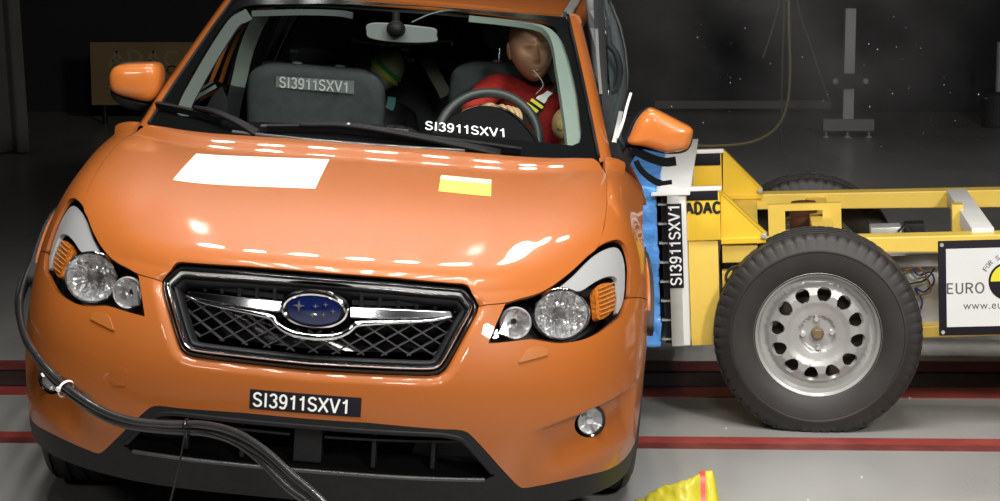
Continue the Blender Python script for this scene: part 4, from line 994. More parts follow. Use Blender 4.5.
# road wheels (contact height follows the lean of the body)
tr_ = math.tan(math.radians(3.95))
def zw(x): return (-(CT[2]) + math.sin(math.radians(3.95)) * x) / math.cos(math.radians(3.95))
RW = .335
def car_wheel(x, y, steer):
    s = 1 if x > 0 else -1
    zc = zw(x) + RW + .004
    t = tyre_mb(RW, .215, .215, 'road', 120, axis=0); rin = .215
    Rm = rz(steer); V = np.array(t.v) @ Rm.T + np.array([x, y, zc]); wz = (V @ CR.T)[:, 2] + CT[2]; dd = np.maximum(0, .003 - wz); V += np.outer(dd, CR.T @ np.array([0, 0, 1])); t.v = list(map(tuple, V))
    wl = t.build('wheel', RUBBER2, car, 40)
    mb = MB(); mb.lathe([(rin, s * -.09), (rin + .003, s * .092), (rin - .02, s * .09), (rin - .025, s * -.06)], (0, 0, 0), 0, 48)
    for k in range(5):
        g = 2 * PI * k / 5; mb.ribbon([(s * .06, .03 * math.cos(g), .03 * math.sin(g)), (s * .085, .2 * math.cos(g), .2 * math.sin(g))], (0, -math.sin(g), math.cos(g)), [.05, .035], .02)
    mb.lathe([(0, s * .07), (.04, s * .07), (.045, s * .03)], (0, 0, 0), 0, 20); mb.v = [tuple(Rm @ np.array(v) + np.array([x, y, zc])) for v in mb.v]; mb.build('rim', SILVER, wl, 40)
for s in (1, -1):
    car_wheel(s * .765, 0, math.radians(2)); car_wheel(s * .765, 2.54, 0)

# wipers
def wpt(px, py, lift): a, b = px2ab(px, py); p = W(np.array([a]), np.array([b]))[0]; n = (normals_of(W, np.array([a]), np.array([b])) * FW_)[0]; return p + n * lift
WIPG = mat('wiper_black', (.008, .008, .009), .5, spec=.2)
def wiper(blade, arm, joint):
    P = [wpt(a, b, .012) for a, b in blade]; mb = MB(); mb.ribbon(crs(P, 3), tuple(nw * FW_), .022, .012); wo = mb.build('wiper', WIPG, car, 40)
    mb = MB(); P2 = crs([wpt(a, b, l) for a, b, l in arm], 4); mb.ribbon(P2, tuple(np.cross(nw, [1, 0, 0])), list(np.linspace(.014, .034, len(P2))), .012); ao = mb.build('wiper_arm', WIPG, wo, 40); bv = ao.modifiers.new('bevel', 'BEVEL'); bv.width = .004; bv.segments = 2
    mb = MB(); mb.ellipsoid(wpt(*joint, .034), (.007, .007, .005), 10, 6); mb.build('wiper_joint', ALU, wo)
wiper([(158, 108), (178, 112), (200, 117), (222, 123)], [(196, 114, .025), (217, 121, .035), (240, 130, .03), (258, 136, .01)], (217, 121))
wiper([(268, 131), (330, 131.5), (400, 139), (470, 147), (520, 154)], [(300, 131, .022), (345, 133, .03), (400, 141, .03), (470, 152, .02), (500, 156, .01)], (349, 133))
mb = MB(); P = crs([wpt(a, b, .020) for a, b in ((262, 131), (300, 130.5), (346, 131.5), (372, 133), (408, 136))], 4); mb.ribbon(P, tuple(np.cross(nw, [1, 0, 0])), .010, .004); mb.build('wiper_spring_bar', mat('bright_wiper_metal', (.6, .58, .56), .15, .9), car, 40)
# number on the lower windscreen border
cA = [px2ab(*p) for p in ((425, 129), (505, 132), (464, 121), (464, 137))]
ab = np.array(px2ab(464.5, 129.5)); du = (np.array(px2ab(504, 133.5)) - np.array(px2ab(425, 125.8))) ; dv = np.array(px2ab(464.5, 124)) - np.array(px2ab(464.5, 134)); 
def wtxt(a, b):
    A_ = ab[0] + a * du[0] + b * dv[0]; B_ = ab[1] + a * du[1] + b * dv[1]; return W(A_, B_) + normals_of(W, A_, B_) * FW_ * .0012
st2 = MB(); q = [(-.58, -.75), (.62, -.75), (.62, .75), (-.58, .75)]
text_on('number_lettering', 'SI3911SXV1', wtxt, 1.0, WLET, ws, height=.90, bold=.0)

# ------------------------------------------------------------------ door mirrors
def mirror_shell(P, depth, name, m, parent, bulge=.02):
    """rounded cap: outline P (car-local, front face) lofted back"""
    P = [np.asarray(p, float) for p in P]; c = sum(P) / len(P); n = len(P); V = []
    rings = ((.0, -.022), (.45, -.021), (.78, -.016), (.93, -.008), (1.0, .008), (1.02, .35), (.99, .8), (.93, 1.0))
    for f, d in rings[1:]:
        dd = d if d < .1 else d * depth
        for p in P: V.append(c + (p - c) * f + np.array([0, dd, 0]))
    V.append(c + np.array([0, rings[0][1], 0])); k = len(V) - 1; m_ = len(rings) - 1
    F = [(j * n + i, j * n + (i + 1) % n, (j + 1) * n + (i + 1) % n, (j + 1) * n + i) for j in range(m_ - 1) for i in range(n)] + [(k, i, (i + 1) % n) for i in range(n)] + [tuple((m_ - 1) * n + i for i in range(n))]
    mb = MB(); mb.add(V, F); return mb.build(name, m, parent, 60)
def pxs(L, y): return [cl(a, b, y) for a, b in L]
# car's right mirror (left in view)
yl = .56
capL = crs(pxs([(110, 72), (118, 65.5), (140, 64), (154, 65), (159, 75), (158, 92), (150, 102), (132, 99), (114, 93), (109, 84)], yl), 4, True)
ml = mirror_shell(capL, .13, 'door_mirror', MIRROR_O, car)
lowL = crs(pxs([(110, 90), (116, 93.5), (132, 98.5), (148, 102), (152, 106), (140, 111), (124, 107), (112, 98)], yl + .03), 4, True); mirror_shell(lowL, .10, 'mirror_base', BLACKPL, ml)
backL = crs(pxs([(112, 70), (120, 63), (154, 63), (161, 74), (160, 94), (150, 104), (114, 96)], yl + .07), 4, True); mirror_shell(backL, .06, 'mirror_rim', BLACKPL, ml)
mb = MB(); mb.tube([cl(145, 106, yl + .05), cl(155, 110, yl + .06), cl(166, 112, yl + .06)], [.03, .03, .035], 10); mb.build('mirror_arm', BLACKPL, ml, 60)
mb = MB(); mb.ellipsoid(cl(110.5, 88, yl + .01), (.012, .02, .018), 12, 8); mb.build('side_repeater', LENS, ml)
# car's left mirror, knocked forward and up by the impact
yr = .42
capR = crs(pxs([(629, 144), (631, 135), (638, 120), (647, 111), (655, 110.5), (680, 123), (692, 130), (692, 138), (687, 149), (672, 152.5), (664, 152.5), (645, 147)], yr), 4, True)
mr = mirror_shell(capR, .10, 'door_mirror', MIRROR_O, car)
mr['label'] = 'orange door mirror knocked askew against the trolley side'
rimR = crs(pxs([(627, 147), (628, 136), (634, 121), (643, 110.5), (650, 108.5), (662, 112), (690, 131), (688, 150), (670, 154.5), (645, 150)], yr + .05), 4, True); mirror_shell(rimR, .05, 'mirror_rim', BLACKPL, mr)
mb = MB(); P = pxs([(632, 149), (648, 157), (664, 162), (676, 161)], yr + .03); mb.ribbon(crs(P, 4), (0, 0, 1), .024, .04); o = mb.build('mirror_base', BLACKGL, mr, 40)
mb = MB(); P = pxs([(632, 150), (626, 160), (622, 170)], yr + .05); mb.ribbon(crs(P, 4), (1, 0, 0), .035, .03); mb.build('mirror_arm', BLACKPL, mr, 40)
mb = MB(); P = [cl(a, b, yr - .03) for a, b in ((636, 161), (641, 170), (650, 178), (660, 183), (672, 182))]; mb.ribbon(crs(P, 4), (.4, 0, 1), [.018] * 8 + [.020] * 5 + [.013] * 4, .012); mb.build('loose_trim', BLACKGL, mr, 40)

# ------------------------------------------------------------------ struck side: bent door frame, glass, curtain airbag
DFR = mat('grey_door_frame', (.030, .032, .033), .85, .0, .0, spec=.08)
def rib_px(name, m, L, wd, th, side=(1, 0, 0), parent=car, lbl=None):
    P = crs([cl(a, b, y) for a, b, y in L], 5); mb = MB(); mb.ribbon(P, side, wd, th); o = mb.build(name, m, parent, 40)
    if lbl: o['label'] = lbl
    return o
dfr = rib_px('bent_door_frame', DFR, [(598, -12, 1.0), (600, 30, .93), (603, 70, .86), (607, 105, .78), (612, 140, .70), (620, 165, .62)], .034, .02, lbl='grey door window frame bent outwards')
rib_px('door_seal', mat('grey_seal', (.10, .10, .10), .5), [(595, 4, .995), (596.5, 30, .925), (598, 60, .865), (601, 95, .79)], .010, .012, parent=dfr)
# side glass bowed outwards
gpts = [(604, -8), (612, 10), (619, 28), (624, 50), (626.5, 75), (626, 95), (622, 112), (615, 128), (611, 140)]
V = []; mb = MB()
for i, (a, b) in enumerate(gpts):
    t = i / (len(gpts) - 1); e = cl(603 + t * 8, b, .93 - .22 * t)
    for k in range(9):
        f = k / 8; o_ = cl(a, b, 1.08 - .22 * t); p = e * (1 - f) + o_ * f; p = p + np.array([.012 * math.sin(PI * f), .0, 0]); V.append(p)
mb.add(V, [(i * 9 + k, i * 9 + k + 1, (i + 1) * 9 + k + 1, (i + 1) * 9 + k) for i in range(len(gpts) - 1) for k in range(8)])
gl_ = mb.build('side_window', glass_mat('bowed_glass', (.72, .75, .75), 1.5, .02, .06), dfr, 60, recalc=False); sm = gl_.modifiers.new('th', 'SOLIDIFY'); sm.thickness = .004
mb = MB(); P = crs([cl(a, b, 1.085 - .22 * i / 8) for i, (a, b) in enumerate(gpts)], 4); mb.tube(P, .0022, 6); mb.build('glass_edge', mat('glass_edge_green', (.16, .20, .19), .2), gl_, 60)
AIRB = mat('white_airbag_cloth', (.27, .29, .31), .8, 0, 0, .06, 12, .3, 80)
# inflated curtain hanging behind the frame
V = []; NB = 12
for i, (a, b) in enumerate(gpts):
    t = i / (len(gpts) - 1); e = cl(590 + t * 14, b, 1.16 - .18 * t); o_ = cl(a - 3, b, 1.22 - .20 * t)
    for k in range(NB): f = k / (NB - 1); V.append(e * (1 - f) + o_ * f + np.array([0, -.05 * math.sin(PI * f) * (1 + .4 * math.sin(t * 14)) + .012 * math.sin(f * 17 + t * 9), 0]))
mb = MB(); mb.add(V, [(i * NB + k, i * NB + k + 1, (i + 1) * NB + k + 1, (i + 1) * NB + k) for i in range(len(gpts) - 1) for k in range(NB - 1)]); mb.build('curtain_airbag', AIRB, car, 70, label='pale deflating curtain airbag at the struck side'); sm = COL.objects['curtain_airbag'].modifiers.new('th', 'SOLIDIFY'); sm.thickness = .02; sm.offset = 1
P = [cl(a, b, 1.12) for a, b in ((612, 112), (617, 125), (611, 136), (606, 120), (608, 100), (604, 80))]; mb = MB(); mb.tube(crs(P, 4), [.022] * 21, 12); mb.build('airbag_fold', AIRB, car, 70)
P = [cl(a, b, 1.0) for a, b in ((608, 45), (615, 52), (619.5, 66), (619, 80), (615, 89), (610, 91))]; mb = MB(); mb.tube(crs(P, 5), .011, 10); mb.build('grab_handle', mat('grey_handle', (.16, .17, .17), .35), car, 60)
rib_px('upright_trim_strip', mat('white_strip', (.72, .70, .66), .4), [(631, 93, .62), (627, 106, .60), (623, 122, .57), (617, 138, .55)], .008, .006, lbl='thin pale trim strip sticking up beside the mirror')
rib_px('torn_trim_strip', mat('grey_strip', (.28, .28, .27), .35, .3), [(621, 112, .66), (618, 126, .62), (614, 143, .58)], .014, .008)
# buckled door skin edge and gap behind the fender
rib_px('buckled_door_edge', ORANGE, [(620, 158, .66), (630, 176, .70), (640, 198, .74), (644, 225, .78)], .035, .02)
rib_px('hinge_gap', BLACKGL, [(632, 189, .60), (636, 200, .62), (639, 208, .64)], .022, .01)

# ------------------------------------------------------------------ interior
mb = MB(); mb.grid(lambda x, y: (x, y, .955 + .03 * math.sin((y - .2) / .55 * PI) + (.055 * math.exp(-((x - .335) / .17) ** 2) * max(0, (y - .35) / .35)) + .052 * math.exp(-((x + .0) / .12) ** 4) * max(0, (y - .45) / .3)), np.linspace(-.68, .68, 60), np.linspace(.20, .74, 16))
dash = mb.build('dashboard', DARK, car, 60)
mb = MB(); mb.box((0, .72, .78), (1.36, .10, .40), bev=.04); mb.build('dashboard_face', DARK, dash, 30)
mb = MB(); 
for k in range(5): mb.box((-.06 + k * .035, .56, 1.015), (.006, .12, .012))
mb.build('demister_ribs', BLACKPL, dash)
panel('headliner', mat('headliner_dark', (.03, .032, .031), .9), car, roof, [(-1, .012), (1, .012), (1, .99), (-1, .99)], (), (.12, .05), -.034, .012, FR, 0, True)
mb = MB(); mb.box((0, 1.9, .36), (1.5, 2.9, .04)); mb.build('cabin_floor', DARK, car)
for s in (1, -1):
    mb = MB(); mb.box((s * .76, 1.7, .63), (.05, 2.4, .56), bev=.02); mb.build('door_card', DARK, car, 30)
# pillar trims
def trim(ab_px, wd, y_off, name='pillar_trim', m=TRIM, lift=-.03):
    P = [wpt(a, b, lift) for a, b in ab_px]; mb = MB(); mb.ribbon(crs(P, 4), (1, .5, 0), wd, .02); return mb.build(name, m, car, 40)
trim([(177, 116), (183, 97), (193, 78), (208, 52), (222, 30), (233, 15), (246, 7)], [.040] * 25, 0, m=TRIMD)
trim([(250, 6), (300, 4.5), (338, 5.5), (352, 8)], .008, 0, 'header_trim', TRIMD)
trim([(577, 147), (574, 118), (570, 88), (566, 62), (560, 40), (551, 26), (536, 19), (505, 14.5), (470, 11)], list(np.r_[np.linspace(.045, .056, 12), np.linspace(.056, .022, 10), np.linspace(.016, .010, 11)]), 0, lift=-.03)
def rib_in(name, m, L, wd, side=(1, 0, 0), th=.015): return rib_px(name, m, L, wd, th, side)
rib_in('pillar_trim', mat('light_pillar_trim', (.42, .48, .43), .7), [(268, 4, 1.35), (256, 26, 1.38), (246, 52, 1.40), (238, 86, 1.44)], .052)
rib_in('pillar_lower_trim', mat('dark_trim', (.03, .032, .035), .5), [(238, 86, 1.44), (234, 104, 1.44), (231, 124, 1.44)], .055)
rib_in('door_frame_strip', ORANGE, [(248, 17, 1.5), (238, 36, 1.5), (228, 60, 1.5), (221, 82, 1.5)], .014)
rib_in('door_frame_strip', ORANGE, [(226, 45, 1.2), (219, 62, 1.2), (211, 82, 1.2)], .012)
rib_in('window_seal', BLACKPL, [(258, 10, 1.46), (246, 34, 1.46), (238, 58, 1.46), (230, 84, 1.46)], .02)
P = [cl(a, b, .80) for a, b in ((193, 94), (204, 87), (213, 81))]; mb = MB(); mb.tube(P, .004, 6); mb.build('chrome_strip', mat('bright_strip', (.75, .78, .77), .2, .8), car, 60)
P = [cl(a, b, .82) for a, b in ((188, 104), (200, 95), (216, 86))]; mb = MB(); mb.ribbon(P, (0, 0, 1), .012, .01); mb.build('door_pull', mat('grey_green_shine', (.22, .26, .25), .3), car, 40)
P = [cl(a, b, .84) for a, b in ((204, 112), (212, 96), (222, 86), (228, 100), (226, 118))]; mb = MB(); mb.add(P, [(0, 1, 2, 3, 4)]); mb.build('quarter_panel', DARK, car, recalc=False)
# rear view mirror
c = cl(401, 33.5, .80)
mb = MB(); prof = crs([(-.115, .0), (-.112, .022), (-.06, .030), (.06, .027), (.112, .022), (.117, 0), (.112, -.020), (.0, -.030), (-.10, -.024)], 4, True)
mb.prism([(c[0] + a, c[2] + b + .0) for a, b in prof], 1, c[1], c[1] + .03); rm = mb.build('interior_mirror', mat('mirror_back_grey', (.20, .215, .215), .45), car, 40); bv = rm.modifiers.new('bevel', 'BEVEL'); bv.width = .006; bv.segments = 3
mb = MB(); mb.ellipsoid(cl(396, 29, .78), (.032, .03, .028), 16, 10); mb.tube([cl(396, 29, .78), cl(396, 14, .84)], .014, 8); mb.build('mirror_stem', BLACKPL, rm, 60)
mb = MB(); mb.ribbon(crs([cl(a, b, .9) for a, b in ((412, 22, ), (430, 14), (450, 10), (470, 11))], 4), (0, 1, 0), .01, .004); mb.build('mirror_wire', TRIM, rm)

def seat(cx, cz_top, y, name, label, head=False, width=.245, tilt=0):
    """bucket seat back with shoulder shape + cushion"""
    so = None; prof = [(-.215, -.42), (-.235, -.25), (-.238, -.10), (-.225, -.035), (-.17, -.004), (-.10, 0), (.10, 0), (.17, -.004), (.225, -.035), (.238, -.10), (.235, -.25), (.215, -.42)]
    prof = crs(prof, 3, True); mb = MB(); c = np.array([cx, y, cz_top]); V = []; n = len(prof)
    for f, d in ((.80, -.035), (.93, -.03), (.99, -.015), (1, .01), (.98, .09), (.90, .11)):
        for a, b in prof:
            cm = np.array([0, -.2]); q = cm + (np.array([a, b]) - cm) * f; V.append(c + np.array([q[0], d - q[1] * .25 + (.0 if abs(q[0]) < .15 else -.02 * (abs(q[0]) - .15) / .08), q[1]]))
    m_ = 6; F = [(j * n + i, j * n + (i + 1) % n, (j + 1) * n + (i + 1) % n, (j + 1) * n + i) for j in range(m_ - 1) for i in range(n)] + [tuple(range(n))[::-1], tuple((m_ - 1) * n + i for i in range(n))]
    mb.add(V, F); so = mb.build(name, DARKSEAT, car, 50, label=label)
    mb = MB(); mb.box((cx, y - .16, cz_top - .52), (.50, .52, .16), bev=.05); mb.build('seat_cushion', DARKSEAT, so, 40)
    for k in (-1, 1):
        mb = MB(); mb.lathe([(0, 0), (.018, 0), (.018, .008), (.012, .01), (0, .01)], (cx + k * .075, y + .045, cz_top - .004), 2, 14); mb.build('headrest_socket', mat('grey_socket', (.18, .18, .18), .4), so)
    if head:
        for k in (-1, 1):
            mb = MB(); mb.tube([(cx + k * .07, y + .03, cz_top - .01), (cx + k * .07, y + .045, cz_top + .08)], .006, 8); mb.build('headrest_post', CHROME, so, 60)
        mb = MB(); mb.box((cx, y + .07, cz_top + .135), (.27, .10, .19), bev=.045); mb.build('headrest', DARKSEAT, so, 50)
    return so
c = cl(317, 66, 1.08)
sp = seat(c[0], c[2], 1.08, 'front_seat', 'charcoal front seat back with a reflective number label')
q0 = cl(315, 84.5, 1.08 - .045 + .02); slp = np.array([0, -.25, 1.]); slp /= np.linalg.norm(slp)
mb = MB(); ysf = 1.08 - .04 + .25 * (c[2] - q0[2]) - .004; O = np.array([q0[0] + .0, ysf, q0[2]])
P_ = [O + np.array([a, 0, 0]) + slp * b for a, b in ((-.135, -.020), (.135, -.024), (.135, .024), (-.135, .020))]; mb.add(P_, [(0, 1, 2, 3)]); lb = mb.build('number_sticker', mat('silver_label', (.26, .29, .29), .35, .2, 0, .4, 6), sp, recalc=False)
text_on('lettering', 'SI3911SXV1', plane_fn(O + np.array([-.005, -.003, 0]), (1, 0, 0), slp), .235, WLET, lb, height=.042, bold=.004)
c = cl(470, 80, 1.22); sd_ = seat(.40, 1.19, 1.30, 'front_seat', 'charcoal driver seat behind the red shirted dummy', True)
# rear bench and rear headrests
mb = MB(); mb.box((0, 2.15, .78), (1.30, .16, .56), rot=(-.22, 0, 0), bev=.05); mb.box((0, 1.92, .50), (1.30, .52, .16), bev=.05); rb = mb.build('rear_bench', DARKSEAT, car, 40)
for x in (-.42, .0, .42):
    mb = MB(); mb.box((x, 2.24, 1.06), (.24, .09, .12), bev=.035); mb.build('headrest', DARKSEAT, rb, 40)
P = crs([cl(a, b, 2.0) for a, b in ((352, 40), (372, 43), (392, 44.5), (420, 43), (448, 41), (452, 46))], 4); mb = MB(); mb.tube(P, .006, 8); mb.build('rear_shelf_trim', mat('pale_trim', (.45, .45, .42), .4), car, 60)
text_on('brand_lettering', 'SUBARU', plane_fn(cl(365, 67.5, 1.9), (1, 0, -.12), (0, 0, 1)), .075, WLET, car, height=.012)
for (a, b) in ((405, 49.5), (407, 44), (411, 60), (294, 51)):
    mb = MB(); mb.box(cl(a, b, 1.9), (.03, .01, .012), bev=.002); mb.build('belt_buckle', mat('white_clip', (.6, .6, .58), .4), car)
rib_in('rear_seat_belt', mat('olive_belt', (.16, .155, .12), .7), [(427, 60, 1.75), (433, 72, 1.72), (440, 84, 1.70), (446, 96, 1.68)], .045, (1, 0, .3), .004)
rib_in('teal_tag', mat('teal_card', (.12, .32, .32), .6), [(392, 97, 1.6), (391, 104, 1.6), (389, 109, 1.6)], .03, (1, 0, .2), .004)
# steering wheel
cw = cl(488, 141, .76); cw = cw + np.array([0, 0, .0]); up_ = np.array([0, .42, .91]); up_ /= np.linalg.norm(up_); Rw = .168
mb = MB(); P = [cw + Rw * (math.cos(g) * np.array([1, 0, 0]) + math.sin(g) * up_) for g in np.linspace(0, 2 * PI, 49)]; mb.tube(P, .0165, 12, False); swl = mb.build('steering_wheel', mat('steering_leather', (.045, .05, .05), .4), car, 60)
mb = MB(); mb.ellipsoid(cw - np.array([0, .01, .01]), (.085, .04, .07), 20, 12); mb.build('airbag_hub', DARK, swl, 60)
for g in (.15, PI - .15, -PI / 2):
    mb = MB(); mb.ribbon([cw + (math.cos(g) * np.array([1, 0, 0]) + math.sin(g) * up_) * r for r in (.05, Rw)], tuple(up_) if abs(math.sin(g)) < .5 else (1, 0, 0), .04, .015); mb.build('spoke', mat('spoke_grey', (.12, .12, .12), .4), swl)
mb = MB(); mb.grid(lambda x, t: (cw[0] + x, .55 + .14 * t, .975 + .145 * math.sin(PI * (x / .36 + .5)) ** .7 * (1 - .1 * t)), np.linspace(-.1799, .1799, 24), np.linspace(0, 1, 6))
for yy in (.55, .69):
    tpz = [(cw[0] + x, yy, .97 + .145 * math.sin(PI * (x / .36 + .5)) ** .7 * (1 if yy < .6 else .9)) for x in np.linspace(-.1799, .1799, 24)]
    mb.add(tpz, [tuple(range(24))])
mb.build('instrument_hood', BLACKPL, car, 60)

# ------------------------------------------------------------------ people-like dummies
def skin_body(name, joints, edges, m, parent, root=0, sub=2):
    me = bpy.data.meshes.new(name); me.from_pydata([tuple(j[0]) for j in joints], edges, []); o = link(name, me, m, parent)
    sk = o.modifiers.new('skin', 'SKIN'); sk.use_smooth_shade = True
    for i, j in enumerate(joints): me.skin_vertices[0].data[i].radius = (j[1], j[2] if len(j) > 2 else j[1]); me.skin_vertices[0].data[i].use_root = (i == root)
    ss = o.modifiers.new('sub', 'SUBSURF'); ss.levels = sub; ss.render_levels = sub; return o
Y0 = 1.12
hc = cl(531, 47, Y0)
dummy = empty('driver_dummy', 'crash test dummy in a red polo shirt behind the steering wheel, copper coloured face', 'dummy', tuple(c2w((hc[0], Y0 + .1, .60))))
dummy.rotation_euler = car.rotation_euler
DO = np.array([hc[0], Y0 + .1, .60])
def dl(p): return np.asarray(p, float) - DO
def dpx(px, py, y): return dl(cl(px, py, y))
def face_fn(q, p):
    x, y, z = q; p = p.copy()                     # q unit dir; face looks to -y
    f = max(0, -y)
    g = lambda cx, cz, sx_, sz_: math.exp(-((x - cx) / sx_) ** 2 - ((z - cz) / sz_) ** 2)
    taper = 1 - .22 * max(0, -z) ** 1.5; p[0] *= taper
    d = 0
    if y < 0:
        d += .026 * g(0, -.12, .085, .16) + .010 * g(0, .02, .06, .22) + .008 * g(0, -.24, .16, .06)   # nose
        d -= .013 * g(-.36, .06, .19, .10) + .013 * g(.36, .06, .19, .10)                               # sockets
        d += .006 * g(-.36, .05, .10, .05) + .006 * g(.36, .05, .10, .05)                               # eyeballs
        d += .007 * g(-.34, .22, .26, .06) + .007 * g(.34, .22, .26, .06)                               # brow
        d += .006 * g(0, -.47, .20, .040) + .007 * g(0, -.57, .16, .045) - .005 * g(0, -.52, .22, .018) # lips
        d -= .004 * g(0, -.66, .2, .04); d += .012 * g(0, -.82, .20, .12) + .004 * g(-.5, -.25, .2, .2) + .004 * g(.5, -.25, .2, .2)
        p[1] -= d
    return p
Rh = np.array(Euler((math.radians(4), math.radians(-11), math.radians(12))).to_matrix())
mb = MB(); mb.ellipsoid(dl(hc) , (.076, .098, .118), 96, 72, Rh, face_fn); head = mb.build('head', SKIN, dummy, 80)
for s in (-1, 1):
    mb = MB(); mb.ellipsoid(dl(hc) + Rh @ np.array([s * .074, .012, -.005]), (.010, .022, .032), 14, 10, Rh, lambda q, p: p * (1 - .25 * max(0, q[1]))); mb.build('ear', SKIN, head, 70)
nk0 = dl(hc) + Rh @ np.array([0, .03, -.09])
ch = dl((hc[0] + .045, Y0 + .10, hc[2] - .33))       # chest centre
mb = MB()
for k in range(6):
    f = k / 5; p = nk0 * (1 - f) + (ch + np.array([0, .02, .17])) * f; mb.lathe([(.0, -.010), (.046, -.010), (.052, 0), (.046, .010), (0, .010)], p, 2, 24)
mb.build('neck', mat('dark_neck_rubber', (.02, .02, .022), .5), dummy, 50)
shl = dpx(494, 84, Y0 + .06); shr = dpx(584, 96, Y0 + .10)
elL = dpx(468, 118, Y0 - .12); haL = dpx(493, 109, Y0 - .33)
elR = dpx(570, 128, Y0 - .06)
J = [(ch + np.array([0, .02, -.30]), .12, .10), (ch + np.array([0, .02, -.15]), .125, .10), (ch, .15, .11), (ch + np.array([-.01, .02, .10]), .125, .085), (ch + np.array([-.015, .02, .165]), .055, .05),
     (shl, .058), ((shl + elL) / 2, .056), (shl * .02 + elL * .98 + np.array([.01, -.03, 0]), .046), (shr, .062), (shr * .6 + elR * .4 + np.array([.01, 0, 0]), .055)]
skin_body('shirt', J, [(0, 1), (1, 2), (2, 3), (3, 4), (3, 5), (5, 6), (6, 7), (3, 8), (8, 9)], RED, dummy)
# body under the shirt: arms, hands, hips and legs in one surface
hip = ch + np.array([-.0, .0, -.36])
J = [(hip, .13, .11), (ch + np.array([0, .02, -.1]), .10, .08), (ch + np.array([0, .02, .10]), .09, .06), (shl, .045), (shl * .3 + elL * .7, .040), (elL, .036), ((elL + haL) / 2, .032), (haL, .026),
     (shr, .05), (shr * .5 + elR * .5, .046), (elR, .040), (elR + np.array([.0, -.05, -.10]), .036), (elR + np.array([-.03, -.14, -.16]), .028),
     (hip + np.array([-.10, -.05, -.02]), .085), (hip + np.array([-.14, -.38, .06]), .062), (hip + np.array([-.15, -.55, -.20]), .045), (hip + np.array([.10, -.05, -.02]), .085), (hip + np.array([.12, -.38, .06]), .062), (hip + np.array([.12, -.55, -.20]), .045)]
skin_body('body', J, [(0, 1), (1, 2), (2, 3), (3, 4), (4, 5), (5, 6), (6, 7), (2, 8), (8, 9), (9, 10), (10, 11), (11, 12), (0, 13), (13, 14), (14, 15), (0, 16), (16, 17), (17, 18)], SKINP, dummy)
# hand on the wheel: palm and five fingers curled over the rim
def hand(c, dirv, upv, s, name):
    dirv = np.array(dirv, float); dirv /= np.linalg.norm(dirv); upv = np.array(upv, float); upv -= dirv * (upv @ dirv); upv /= np.linalg.norm(upv); sv = np.cross(dirv, upv) * s
    mb = MB(); mb.ellipsoid(c, (1, 1, 1), 16, 10, np.column_stack([dirv * .045, sv * .038, upv * .016]))
    for k, (o_, L) in enumerate(((-.030, .060), (-.010, .072), (.010, .068), (.030, .052))):
        b = c + dirv * .030 + sv * o_; P = [b, b + dirv * L * .4 + upv * .006, b + dirv * L * .75 - upv * .012, b + dirv * L * .85 - upv * .035]; mb.tube(crs(P, 3), list(np.linspace(.0095, .007, 10)), 8)
    b = c - dirv * .015 - sv * .035; P = [b, b - sv * .022 + dirv * .02, b - sv * .030 + dirv * .048 - upv * .012]; mb.tube(crs(P, 3), list(np.linspace(.011, .008, 7)), 8)
    return mb.build(name, SKINP, dummy, 60)
hand(haL + np.array([.02, -.02, 0]), (.6, -.6, .1), (0, .3, 1), 1, 'hand')
hand(elR + np.array([-.035, -.17, -.18]), (-.5, -.7, .2), (0, -.3, 1), -1, 'hand')
mb = MB(); mb.ellipsoid(dpx(562, 124, Y0 - .12), (.035, .035, .052), 24, 16); o = mb.build('elbow_joint', SKINP, dummy, 70)
mb = MB(); mb.ellipsoid(dpx(561, 125, Y0 - .155), (.016, .006, .018), 16, 10); mb.build('target_dot', mat('yellow_dot', (.62, .48, .15), .6), o, 60)
# collar and placket
nb = ch + np.array([-.015, .02, .165])
for s in (-1, 1):
    P = [nb + np.array([s * .055, .03, .015]), nb + np.array([s * .062, -.03, .010]), nb + np.array([s * .035, -.085, -.030])]; mb = MB(); mb.ribbon(crs(P, 4), (s * .5, -.3, 1), [.035] * 4 + [.045] * 5, .006); mb.build('collar', RED, dummy, 50)
mb = MB(); mb.ribbon(crs([nb + np.array([.0, -.085, -.03]), nb + np.array([.008, -.10, -.09]), nb + np.array([.012, -.105, -.16])], 4), (1, 0, 0), .03, .006); mb.build('placket', mat('dark_red_cloth', (.25, .012, .01), .85), dummy, 40)
# seat belt
rib = [(566, 76, 1.10), (556, 88, 1.03), (545, 98, .995), (536, 107, .985), (526, 122, .985)]
bo = rib_px('seat_belt', mat('belt_black', (.02, .02, .022), .6), rib, .05, .004, (1, 0, .8))
rib_px('belt_marker', WLET, [(550, 92, .992), (544, 97, .985), (540, 101, .980)], .05, .003, (1, 0, .8), bo)
for k in range(2): rib_px('belt_marker', mat('yellow_tape', (.85, .75, .05), .5), [(538 - k * 5, 102.5 + k * 4, .972), (536 - k * 5, 105 + k * 4, .970)], .055, .003, (1, 0, .8), bo)
wp_ = [(533, 70, .98), (540, 78, .97), (543, 86, .96), (536, 94, .955)]
mb = MB(); mb.tube(crs([cl(*q) for q in wp_], 4), .0016, 6); mb.build('sensor_wire', mat('pale_wire', (.5, .5, .48), .5), car, 60)
